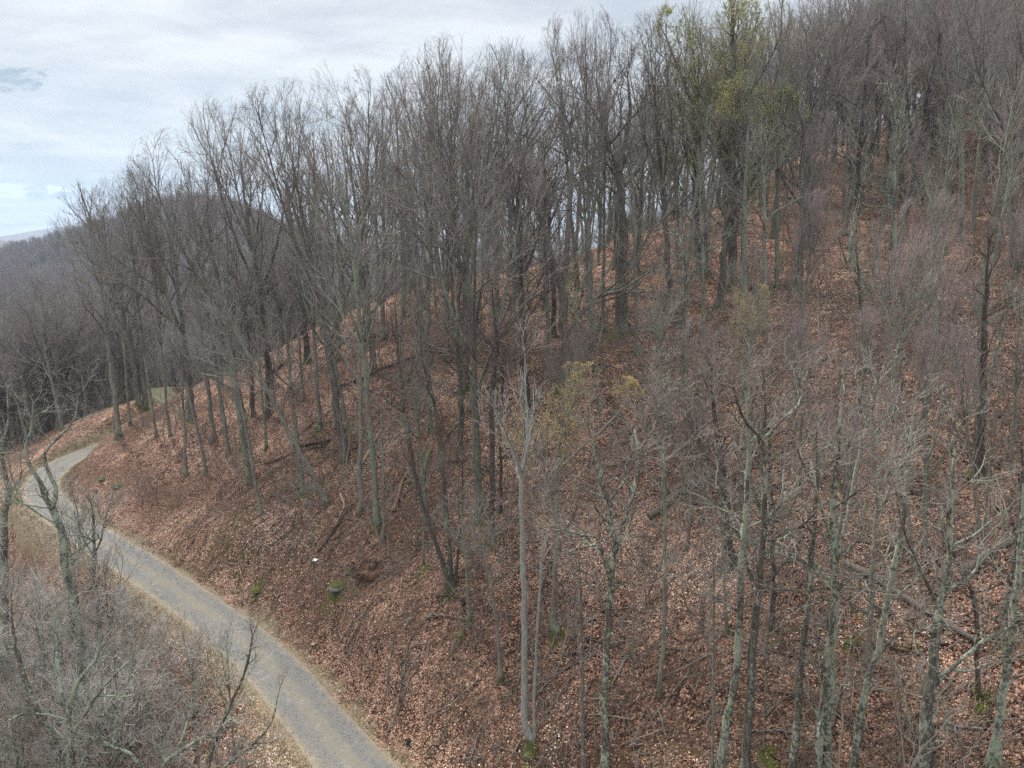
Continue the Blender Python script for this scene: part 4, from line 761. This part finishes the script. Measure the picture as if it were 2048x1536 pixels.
SHORT = {0: 'the pale twin-stemmed tree', 1: 'the crooked lichen tree forking low', 2: 'the slim straight tree', 4: 'the lichen tree with a swollen mossy foot', 5: 'the tall tree with a three-way fork',
 7: 'the thick dark crooked trunk', 8: 'the dark tree with a broad mossy foot', 10: 'the stout tree with two joined stems', 11: 'the spotted tree leaning uphill', 12: 'the straight tree before the long log',
 13: 'the thickest lichen crusted tree', 14: 'the lichen tree below the crossed logs', 16: 'the big dark trunk above the crossed logs', 18: 'the yellow-budded tree', 19: 'the broken-topped dead tree',
 20: 'the three-stemmed dark clump', 22: 'the leaning sapling below the clump', 23: 'the straight tree with a bright mossy foot', 24: 'the broad V-shaped tree', 25: 'the massive straight dark trunk',
 26: 'the forked lichen tree below the bend', 27: 'the bent lichen tree at the bend', 28: 'the upswept lichen tree in the thicket', 29: 'the outward-leaning lichen tree', 30: 'the tree with a limb over the road', 31: 'the bending crusted pale tree'}
MARKS = [(HERO[i][3], HERO[i][4], t) for i, t in SHORT.items()]
for key, t in (('tip of the spur', 'the pale leaning tree on the spur tip'), ('thick dark leaning trunk', 'the thick dark leaning trunk'), ('strongly leaning', 'the strongly leaning lichen trunk'), ('heaped at its foot', 'the tree with heaped moss'),
 ('slim paired', 'the paired trunks'), ('smooth straight', 'the smooth straight trunk'), ('tallest straight', 'the tallest straight dark trunk'), ('first high step', 'the tree at the first skyline step'), ('round crown standing', 'the round-crowned ridge tree'),
 ('wide V limbs', 'the pale tree with V limbs'), ('purple-budded round', 'the round purple-budded crown'), ('heavy trunk', 'the heavy trunk at the view edge'), ('crooked lichen tree in the middle of the upper', 'the crooked tree on the upper slope'),
 ('yellowish budding', 'the yellowish budding crown'), ('big dark leaning trunk rising', 'the big leaning trunk by the track'), ('tall smooth trunk', 'the tall smooth trunk by the track'), ('black trunk standing', 'the black trunk on the track edge'), ('adow', '')):
    MARKS += [(p[3], p[4], t) for p in PLACED if key in p[2] and t]
MARKS += [(ROCKS[0][2], ROCKS[0][3], 'the mossy boulder'), (LOGS[0][2][1][0], LOGS[0][2][1][1], 'the long fallen log'), (LOGS[1][2][1][0], LOGS[1][2][1][1], 'the grey log in mid slope')]
USED = set()
def own_label(look, x, y):
    px, _, d = visible_px(x, y, zat(x, y)); c = []
    for mx, my, t in MARKS:
        qx, _, e = visible_px(mx, my, zat(mx, my)); c.append(((mx-x)**2+(my-y)**2, px-qx, d-e, t, e))
    for _, dp, dd, t, e in sorted(c)[:14]:
        side = 'just '+('right' if dp > 0 else 'left')+' of'; back = 'right behind' if dd > 0 else 'in front of'; near = ([side, back] if abs(dp)/1420*e > abs(dd) else [back, side])
        for rel in near:
            s = look+' '+rel+' '+t
            if s not in USED: USED.add(s); return s
    return look+' among its neighbours'
LOOK = {'slender young trees on the upper slope': ('small slender tree', 'young grey tree'), 'purplish young trees on the near slope': ('fine-twigged purplish young tree', 'young tree with purplish top'), 'thin saplings among the trunks': ('thin twiggy sapling', 'small upright sapling'),
 'shrubs in the thicket below the road': ('grey twiggy shrub', 'low branching shrub', 'pale many-stemmed shrub'), 'young trees in the thicket below the road': ('grey branched young tree', 'pale upswept young tree'), 'slender trees on the spur slope': ('slender bare tree', 'tall thin tree'), 'slender trees along the crest': ('slender crest tree', 'thin grey crest tree'),
 'trees around the grassy track': ('bare grey tree', 'thin dark tree', 'tall bare trunk')}
for name, cat, xr, yr, cnt, sp, kinds, hr, label, group in ZONES:
    k = tries = 0
    while k < cnt and tries < 6000:
        tries += 1; x, y = rz_.uniform(*xr), rz_.uniform(*yr)
        z = zat(x, y) if tries % 1 == 0 else 0
        px, py, d = visible_px(x, y, z)
        if px < -120 or px > 2350: continue
        rd_, _, sd_ = line_dist(np.array([x]), np.array([y]), ROADC)
        if rd_[0] < 2.6: continue
        if 'below the road' in group and (sd_[0] < 0 or rd_[0] < (3.4 if name == 'shrub' else 4.5)): continue
        if 'below the road' not in group and 'hollow' not in group and (sd_[0] > 0 or rd_[0] < (5 if cat == 'sapling' else 8)) and rd_[0] < 30: continue
        if 'track' in group and line_dist(np.array([x]), np.array([y]), TRACKC)[0][0] < 1.8: continue
        if name == 'shrub' and x > -13 and y < 29: continue
        if min((x-a)**2+(y-b)**2 for a, b in spots) < sp*sp*(.3 if name == 'shrub' else 1): continue
        kind = kinds[k % len(kinds)]; H = rz_.uniform(*hr)
        if group in LOOK: label = own_label(LOOK[group][k % len(LOOK[group])], x, y)
        stand(kind, name, x, y, rz_.normal()*.05*H-(.03*H if x < 10 else 0), rz_.normal()*.04*H, H, None, label, cat, group, rz_); spots.append((x, y)); k += 1

# ---------------------------------------------------------------- far woods: one mass
def scatter(name, pts, kinds, smin, smax, kind='stuff', seed=0):
    c = bpy.data.collections.new(name+'_sources')
    for k, v in kinds:
        (tr, cr, bu), top, _ = proto_meshes(k, v)
        n1, n2 = len(tr.vertices), len(cr.vertices); a = np.empty(n1*3, np.float32); b_ = np.empty(n2*3, np.float32)
        tr.vertices.foreach_get('co', a); cr.vertices.foreach_get('co', b_)
        q1 = np.empty(len(tr.loops), np.int32); q2 = np.empty(len(cr.loops), np.int32); tr.loops.foreach_get('vertex_index', q1); cr.loops.foreach_get('vertex_index', q2)
        me = mesh_np(name+'_tree', np.vstack([a.reshape(-1, 3), b_.reshape(-1, 3)])*(20/top), np.vstack([q1.reshape(-1, 4), q2.reshape(-1, 4)+n1]), [BARK[k], TWIG[k]], mi=np.repeat([0, 1], [len(q1)//4, len(q2)//4]))
        o = bpy.data.objects.new(name+'_source', me); c.objects.link(o)
    me = bpy.data.meshes.new(name); me.vertices.add(len(pts)); me.vertices.foreach_set('co', np.asarray(pts, np.float32).ravel()); me.update()
    ob = link(name, me); tag(ob, kind=kind)
    ng = bpy.data.node_groups.new(name, 'GeometryNodeTree')
    ng.interface.new_socket('Geometry', in_out='INPUT', socket_type='NodeSocketGeometry'); ng.interface.new_socket('Geometry', in_out='OUTPUT', socket_type='NodeSocketGeometry')
    gi, go = ng.nodes.new('NodeGroupInput'), ng.nodes.new('NodeGroupOutput')
    ci = ng.nodes.new('GeometryNodeCollectionInfo'); ci.inputs['Collection'].default_value = c; ci.inputs['Separate Children'].default_value = True; ci.inputs['Reset Children'].default_value = True
    ip = ng.nodes.new('GeometryNodeInstanceOnPoints'); ip.inputs['Pick Instance'].default_value = True
    rv = ng.nodes.new('FunctionNodeRandomValue'); rv.data_type = 'FLOAT_VECTOR'; rv.inputs[0].default_value = (-.07, -.07, 0); rv.inputs[1].default_value = (.07, .07, 6.28); rv.inputs['Seed'].default_value = seed
    rs = ng.nodes.new('FunctionNodeRandomValue'); rs.data_type = 'FLOAT'; rs.inputs[2].default_value = smin; rs.inputs[3].default_value = smax; rs.inputs['Seed'].default_value = seed+1
    l = ng.links.new; l(gi.outputs[0], ip.inputs['Points']); l(ci.outputs[0], ip.inputs['Instance']); l(rv.outputs[0], ip.inputs['Rotation']); l(rs.outputs[1], ip.inputs['Scale']); l(ip.outputs[0], go.inputs[0])
    md = ob.modifiers.new('scatter', 'NODES'); md.node_group = ng
    return ob
def field(n, f, seed):
    r = np.random.default_rng(seed); out = []
    x, y = f(r, n); z = height(x, y); d, _, _ = line_dist(x, y, ROADC); k = d > 4.5
    return np.stack([x, y, z-.2], -1)[k]
def woods(r, n):      # hollow on the west, back of the ridge, east hill, up to about 320 m
    x = r.uniform(-240, 210, n); y = r.uniform(100, 330, n)
    k = (np.abs(x/y) < .86) & ~((x > -60) & (x < 95) & (y < 102)); k &= ~((x < -58) & (y < 140) & (x > -95)); k &= ~((x > -35) & (x < 60) & (y < 118)); return x[k], y[k]
P1 = field(3300, woods, 3)
def east(r, n):
    x = r.uniform(40, 120, n); y = r.uniform(66, 110, n); k = (x/y < .9) & (x/y > .45); return x[k], y[k]
P1 = np.vstack([P1, field(150, east, 4)])
def hollow(r, n):
    x = r.uniform(-125, -60, n); y = r.uniform(88, 150, n); k = np.abs(x/y) < .9; return x[k], y[k]
P1 = np.vstack([P1, field(170, hollow, 5)])
scatter('far_woods', P1, [('slim', 0), ('slim', 1), ('oak', 1), ('slim', 2), ('oak', 2)], .75, 1.05)
def hills(r, n):
    b_ = r.uniform(-.78, .05, n); rr = np.sqrt(r.uniform(330**2, 1000**2, n)); return rr*np.sin(b_), rr*np.cos(b_)
P2 = field(9000, hills, 6)
scatter('distant_forest', P2, [('maple', 2), ('slim', 1)], .9, 1.4, seed=5)

# ---------------------------------------------------------------- logs, branches, rocks
LOGM = dict(log=bark('weathered_log_bark', (.10, .085, .07), (.27, .24, .20), (.13, .15, .07), .3, moss=False), dark=bark('dark_log_bark', (.045, .032, .025), (.13, .10, .08), None, moss=False),
            tan=bark('barkless_tan_wood', (.24, .15, .10), (.42, .29, .20), None, moss=False), pale=bark('pale_log_bark', (.35, .34, .31), (.55, .54, .5), None, moss=False),
            moss=bark('mossy_log_bark', (.12, .14, .03), (.34, .30, .22), (.16, .19, .04), .6, moss=False))
for i, (name, label, pts, r, mk) in enumerate(LOGS):
    rg = np.random.default_rng(300+i); p = np.array(pts); base = p[0]
    n = 12; s = np.linspace(0, 1, n); t = np.linspace(0, 1, len(p)); xy = np.stack([np.interp(s, t, p[:, 0]), np.interp(s, t, p[:, 1])], -1)
    xy += np.cumsum(rg.normal(size=(n, 2)), 0)*.02*np.linalg.norm(p[-1]-p[0])*.2
    z = height(xy[:, 0], xy[:, 1]); z = np.maximum(z, np.convolve(np.pad(z, 2, 'edge'), np.ones(5)/5, 'valid'))+r*1.1
    if 'propped' in label: z = z+s*2.2
    st = np.stack([xy[:, 0]-base[0], xy[:, 1]-base[1], z-zat(*base), r*(1-.45*s)*rg.uniform(.93, 1.07, n)], -1)
    root = link(name, None, loc=(base[0], base[1], zat(*base)))
    tag(root, label, 'log' if name.endswith('log') else 'branch', 'dead wood lying on the slope')
    body = np.vstack([[*st[0, :3], .004], st, [*st[-1, :3], .004]])
    V, F = tubes([(body[None, :, :3], body[None, :, 3], 9)]); link('stem', mesh_np('log_stem', V, F, LOGM[mk]), root)
    Lt = np.linalg.norm(st[-1, :3]-st[0, :3])
    P_, D_, R_, L_ = limbs_from(rg, st, 6 if Lt > 2 else 4, .25, (35, 75), min(1.6, .22*Lt)); D_[:, 2] = np.abs(D_[:, 2])*.6; D_ = unit(D_)
    gg, _ = grow(rg, P_, D_, R_, L_, 3, s=.8, wob=.2, up=0.); V, F = tubes(gg); link('side_branches', mesh_np('log_side_branches', V, F, LOGM[mk]), root)

def rock_mesh(name, seed, size, mats, mossy):
    import bmesh
    rg = np.random.default_rng(seed); bm = bmesh.new(); bmesh.ops.create_icosphere(bm, subdivisions=3, radius=1)
    sq = rg.uniform(.75, 1.1, 3)*np.array([1, .85, .55]); pl = unit(rg.normal(size=(7, 3)))
    for v in bm.verts:
        c = np.array(v.co)
        for q in pl:
            dd = c@q-.72
            if dd > 0: c = c-q*dd*.8
        c = c*(1+(.12 if mossy != 2 else .35)*math.sin(c[0]*(7 if mossy != 2 else 4.3)+seed)*math.cos(c[1]*6)+(.12*rg.normal() if mossy == 2 else 0)); v.co = c*sq*size/2
    me = bpy.data.meshes.new(name); bm.to_mesh(me); bm.free(); me.materials.append(mats)
    me.polygons.foreach_set('use_smooth', np.ones(len(me.polygons), bool)); return me
def rock_material(mossy):
    m, t, b = mat('mossy_rock' if mossy else 'tan_rock'); n = NOISE(t, pos(t), 3.5, 6, .7)
    c = MIX(t, RAMP(t, n, [(.35, 0), (.65, 1)]), (.16, .16, .15), (.38, .39, .37)) if mossy else MIX(t, n, (.34, .28, .2), (.5, .43, .33))
    if mossy:
        nz = N(t, 'ShaderNodeSeparateXYZ'); t.links.new(N(t, 'ShaderNodeNewGeometry').outputs['Normal'], nz.inputs[0])
        k = M(t, 'ADD', M(t, 'MULTIPLY', nz.outputs[2], .6), M(t, 'MULTIPLY', NOISE(t, pos(t), 2.5, 4), .8))
        c = MIX(t, RAMP(t, k, [(.55, 0), (.72, 1)]), c, MIX(t, NOISE(t, pos(t), 14, 3), (.05, .06, .014), (.14, .145, .035)))
    t.links.new(c, b.inputs['Base Color']); bump(t, b, n, .12, 1); return m
RM = (rock_material(False), rock_material(True))
for i, (name, label, x, y, size, mossy) in enumerate(ROCKS):
    o = link(name, rock_mesh(name, 40+i, size, RM[mossy], mossy), loc=(x, y, zat(x, y)+size*.12)); tag(o, label, 'rock', 'rocks on the slope')

# upturned root mound above the boulder, the little white scrap, the pipe mouth under the road edge
def mound():
    x, y = -8.5, 40.2; rg = np.random.default_rng(5); o = link('root_mound', None, loc=(x, y, zat(x, y)))
    tag(o, 'dark upturned mound of soil and roots just uphill of the mossy boulder', 'root mound')
    link('soil', rock_mesh('root_mound_soil', 77, 1.9, flat('dark_soil', (.05, .03, .02), (.17, .095, .062), 4), 2), o)
    n = 46; P_ = rg.normal(size=(n, 3))*[.45, .35, .22]; D_ = unit(rg.normal(size=(n, 3))+[0, 0, .8])
    gg, _ = grow(rg, P_, D_, np.full(n, .028), rg.uniform(.4, 1., n), 3, s=.8, wob=.35, up=-.05, flatk=.6); V, F = tubes(gg); link('roots', mesh_np('mound_roots', V, F, LOGM['dark']), o)
mound()
def scrap():
    x, y = -12.83, 43.07; rg = np.random.default_rng(9); n = 5; u = np.linspace(-1, 1, n); A, B = np.meshgrid(u, u)
    Vv = np.stack([A*.16, B*.11, .07+.05*np.sin(A*4+B*3)+rg.normal(size=A.shape)*.02], -1).reshape(-1, 3); i2 = np.arange(n*n).reshape(n, n)
    F = np.stack([i2[:-1, :-1], i2[:-1, 1:], i2[1:, 1:], i2[1:, :-1]], -1).reshape(-1, 4); V2 = np.vstack([Vv, Vv-[0, 0, .012]]); F2 = np.vstack([F, F[:, ::-1]+n*n])
    o = link('plastic_scrap', mesh_np('plastic_scrap', V2, F2, flat('white_plastic', (.75, .8, .85), (.8, .83, .86))), loc=(x, y, zat(x, y)+.06)); tag(o, 'small crumpled white plastic scrap lying in the dead leaves above the road', 'litter')
scrap()
def culvert():
    x, y = -5.35, 30.55; z = zat(x, y); a = np.linspace(0, 2*math.pi, 25); ro, ri = .30, .26; L = 1.2; ro, ri = .2, .17; prof = [(0, ri), (0, ro), (L, ro), (L, ri), (0, ri)]
    V = np.array([(h, r*math.cos(t), r*math.sin(t)) for h, r in prof for t in a[:-1]]); k = 24; F = []
    for i in range(4):
        for j in range(k): F.append((i*k+j, i*k+(j+1) % k, (i+1)*k+(j+1) % k, (i+1)*k+j))
    o = link('drain_pipe', mesh_np('drain_pipe', V, F, flat('dark_plastic_pipe', (.015, .015, .015), (.03, .028, .026))), loc=(x+.15, y-.1, z+.1)); o.rotation_euler = (0, R(4), R(-155)+math.pi)
    tag(o, 'dark mouth of a drain pipe in leaves at the lower edge of the gravel road', 'drain pipe')
culvert()

# ---------------------------------------------------------------- leaf litter, twigs, grass: nobody could count them
def slope_points(r, n, dmax=62, road=2.0):
    """points on the ground spread evenly over what the view sees near by"""
    out = []
    while sum(map(len, out)) < n:
        b_ = r.uniform(-.72, .72, n); rr = 17+(dmax-17)*r.random(n)**.85; x, y = rr*np.sin(b_), rr*np.cos(b_)
        d, _, s = line_dist(x, y, ROADC); k = d > road+r.random(n)*.8; out.append(np.stack([x[k], y[k]], -1))
    return np.vstack(out)[:n]
def litter(n, seed):
    r = np.random.default_rng(seed); p = slope_points(r, n, 66, 1.75)
    keep = r.random(n) > .75*masks(p[:, 0], p[:, 1])[:, 2]; p = p[keep]; n = len(p)
    z = height(p[:, 0], p[:, 1]); c = np.stack([p[:, 0], p[:, 1], z+r.uniform(.01, .06, n)], -1)
    nrm = unit(np.stack([r.normal(size=n)*.42, r.normal(size=n)*.42-.2, np.ones(n)], -1)); a = perp(r, nrm); b_ = np.cross(nrm, a)
    s = r.uniform(.024, .056, n)[:, None]; w_ = r.uniform(.45, .8, n)[:, None]; cup = nrm*s*r.uniform(-.3, .5, n)[:, None]
    V = np.stack([c-a*s*1.2, c-b_*s*w_+cup, c+a*s*1.2, c+b_*s*w_+cup], 1).reshape(-1, 3)
    tone = np.clip(r.beta(2.4, 2.4, n)+1.1*(fbm(p[:, 0]/5, p[:, 1]/5, 3, 61)-.5)+.06, .02, 1)
    o = link('fallen_leaves', mesh_np('fallen_leaves', V, np.arange(4*n).reshape(-1, 4), leaf_material(), smooth=False, attrs={'tone': ('FLOAT', np.repeat(tone, 4))})); tag(o, kind='stuff')
litter(330000, 12)
def sticks(n, seed):
    r = np.random.default_rng(seed); p = slope_points(r, n, 62, 2.5); z = height(p[:, 0], p[:, 1]); az = r.uniform(0, 6.28, n); L = .3+2.2*r.random(n)**2
    k = 4; pts = []
    for i in range(k):
        f = i/(k-1)-.5; x = p[:, 0]+np.cos(az)*L*f+r.normal(size=n)*.03; y = p[:, 1]+np.sin(az)*L*f+r.normal(size=n)*.03; pts.append(np.stack([x, y, height(x, y)+.05+r.uniform(0, .08, n)], -1))
    V, F = tubes([(np.stack(pts, 1), np.repeat((.007+.032*r.random(n)**2.5)[:, None], k, 1), 3)])
    o = link('fallen_twigs', mesh_np('fallen_twigs', V, F, flat('dead_twig_wood', (.07, .05, .04), (.25, .22, .18), .8))); tag(o, kind='stuff')
sticks(9000, 13)
def brush(name, n, seed, pf, hr, material, k=4):
    r = np.random.default_rng(seed); p = pf(r, n); z = height(p[:, 0], p[:, 1]); n = len(p)
    P_ = np.repeat(np.stack([p[:, 0], p[:, 1], z-.05], -1), k, 0)+r.normal(size=(n*k, 3))*[.06, .06, 0]; D_ = unit(r.normal(size=(n*k, 3))*[.35, .35, .1]+[0, 0, 1]); L_ = np.repeat(r.uniform(*hr, n), k)*r.uniform(.5, 1, n*k)
    gg, _ = grow(r, P_, D_, .004+.006*L_, L_*.5, 3, s=1., wob=.14, up=.05, rmin=.0045); V, F = tubes(gg); o = link(name, mesh_np(name, V, F, material)); tag(o, kind='stuff')
brush('undergrowth', 2500, 14, lambda r, n: slope_points(r, n, 72, 3.5), (.5, 2.2), twig('undergrowth_twigs', (.16, .11, .09), (.26, .21, .17)), 3)
brush('whips', 900, 24, lambda r, n: slope_points(r, n, 80, 6), (3.5, 8), twig('whip_twigs', (.17, .13, .115), (.27, .23, .20)), 1)
def below(r, n):
    x = r.uniform(-45, -8, n*3); y = r.uniform(26, 58, n*3); d, _, s = line_dist(x, y, ROADC); k = (s > 0) & (d > 3.2+r.random(n*3)*1.5); return np.stack([x[k], y[k]], -1)[:n]
brush('thicket', 750, 15, below, (1.2, 3.2), twig('thicket_twigs', (.22, .17, .15), (.38, .35, .32)), 4)
def tufts(n, seed):
    r = np.random.default_rng(seed); i = r.integers(0, len(ROADC)-1, n); f = r.random(n)[:, None]; c = ROADC[i]*(1-f)+ROADC[i+1]*f; dd = unit(ROADC[i+1, :2]-ROADC[i, :2]); nn = np.stack([dd[:, 1], -dd[:, 0]], -1)
    side = np.where(r.random(n) < .58, -1, 1); off = side*(1.68+r.gamma(1.6, np.where(side < 0, .75, .42), n)); x, y = c[:, 0]+nn[:, 0]*off, c[:, 1]+nn[:, 1]*off
    j = r.integers(0, len(TRACKC)-1, n//5); x = np.concatenate([x, TRACKC[j, 0]+r.normal(size=n//5)*.9]); y = np.concatenate([y, TRACKC[j, 1]+r.normal(size=n//5)*.9]); m = len(x)
    k = 5; base = np.repeat(np.stack([x, y, height(x, y)-.02], -1), k, 0)+r.normal(size=(m*k, 3))*[.07, .07, 0]; h = r.uniform(.07, .24, m*k)[:, None]; ln = r.normal(size=(m*k, 2))*.09; wd = r.normal(size=(m*k, 2)); wd = unit(wd)*.011
    tip = base+np.concatenate([ln, h], 1); wz = np.concatenate([wd, np.zeros((m*k, 1))], 1)
    V = np.stack([base-wz, base+wz, tip+wz*.3, tip-wz*.3], 1).reshape(-1, 3)
    tone = np.repeat(np.repeat(r.random(m), k), 4)
    mm, t, b = mat('dry_grass'); t.links.new(RAMP(t, attr(t, 'tone', 'Fac'), [(0, (.13, .12, .06)), (.4, (.22, .175, .105)), (1, (.37, .30, .20))]), b.inputs['Base Color'])
    o = link('verge_grass', mesh_np('verge_grass', V, np.arange(4*m*k).reshape(-1, 4), mm, smooth=False, attrs={'tone': ('FLOAT', tone)})); tag(o, kind='stuff')
tufts(16000, 16)
def gravel(n, seed):
    r = np.random.default_rng(seed); i = r.integers(0, len(ROADC)//2, n); f = r.random(n)[:, None]; c = ROADC[i]*(1-f)+ROADC[i+1]*f; dd = unit(ROADC[i+1, :2]-ROADC[i, :2]); nn = np.stack([dd[:, 1], -dd[:, 0]], -1)
    off = r.uniform(-1.6, 1.6, n); P_ = np.stack([c[:, 0]+nn[:, 0]*off, c[:, 1]+nn[:, 1]*off, c[:, 2]-.035], -1); s = r.uniform(.012, .034, n)[:, None]
    T = unit(np.array([[1, 1, 1], [-1, -1, 1], [-1, 1, -1], [1, -1, -1]], float)); V = (P_[:, None]+(T[None]+r.normal(size=(n, 4, 3))*.25)*s[:, None]).reshape(-1, 3)
    F = (np.array([[0, 1, 2], [0, 3, 1], [0, 2, 3], [1, 3, 2]])[None]+4*np.arange(n)[:, None, None]).reshape(-1, 3)
    mm, t, b = mat('gravel_stone'); t.links.new(RAMP(t, attr(t, 'tone', 'Fac'), [(0, (.20, .20, .20)), (.7, (.30, .30, .30)), (1, (.42, .41, .38))]), b.inputs['Base Color'])
    o = link('loose_gravel', mesh_np('loose_gravel', V, F, mm, smooth=False, attrs={'tone': ('FLOAT', np.repeat(r.random(n), 4))})); tag(o, kind='stuff')
gravel(12000, 17)

# ---------------------------------------------------------------- the air between here and the far mountains
def haze():
    x0, x1, y0, y1, z0, z1 = -5200, 5200, -900, 5200, float(GZ.min())-5, 260
    V = [(x, y, z) for z in (z0, z1) for y in (y0, y1) for x in (x0, x1)]
    o = link('haze', mesh_np('haze', V, [(0, 2, 3, 1), (4, 5, 7, 6), (0, 1, 5, 4), (2, 6, 7, 3), (0, 4, 6, 2), (1, 3, 7, 5)], [], smooth=False))
    m = bpy.data.materials.new('haze_air'); m.use_nodes = True; t = m.node_tree; t.nodes.clear()
    pv = t.nodes.new('ShaderNodeVolumePrincipled'); pv.inputs['Color'].default_value = (.58, .76, 1, 1); pv.inputs['Density'].default_value = HAZE; pv.inputs['Anisotropy'].default_value = .2
    out = t.nodes.new('ShaderNodeOutputMaterial'); t.links.new(pv.outputs[0], out.inputs['Volume']); o.data.materials.append(m); tag(o, kind='stuff')
if HAZE > 0: haze()
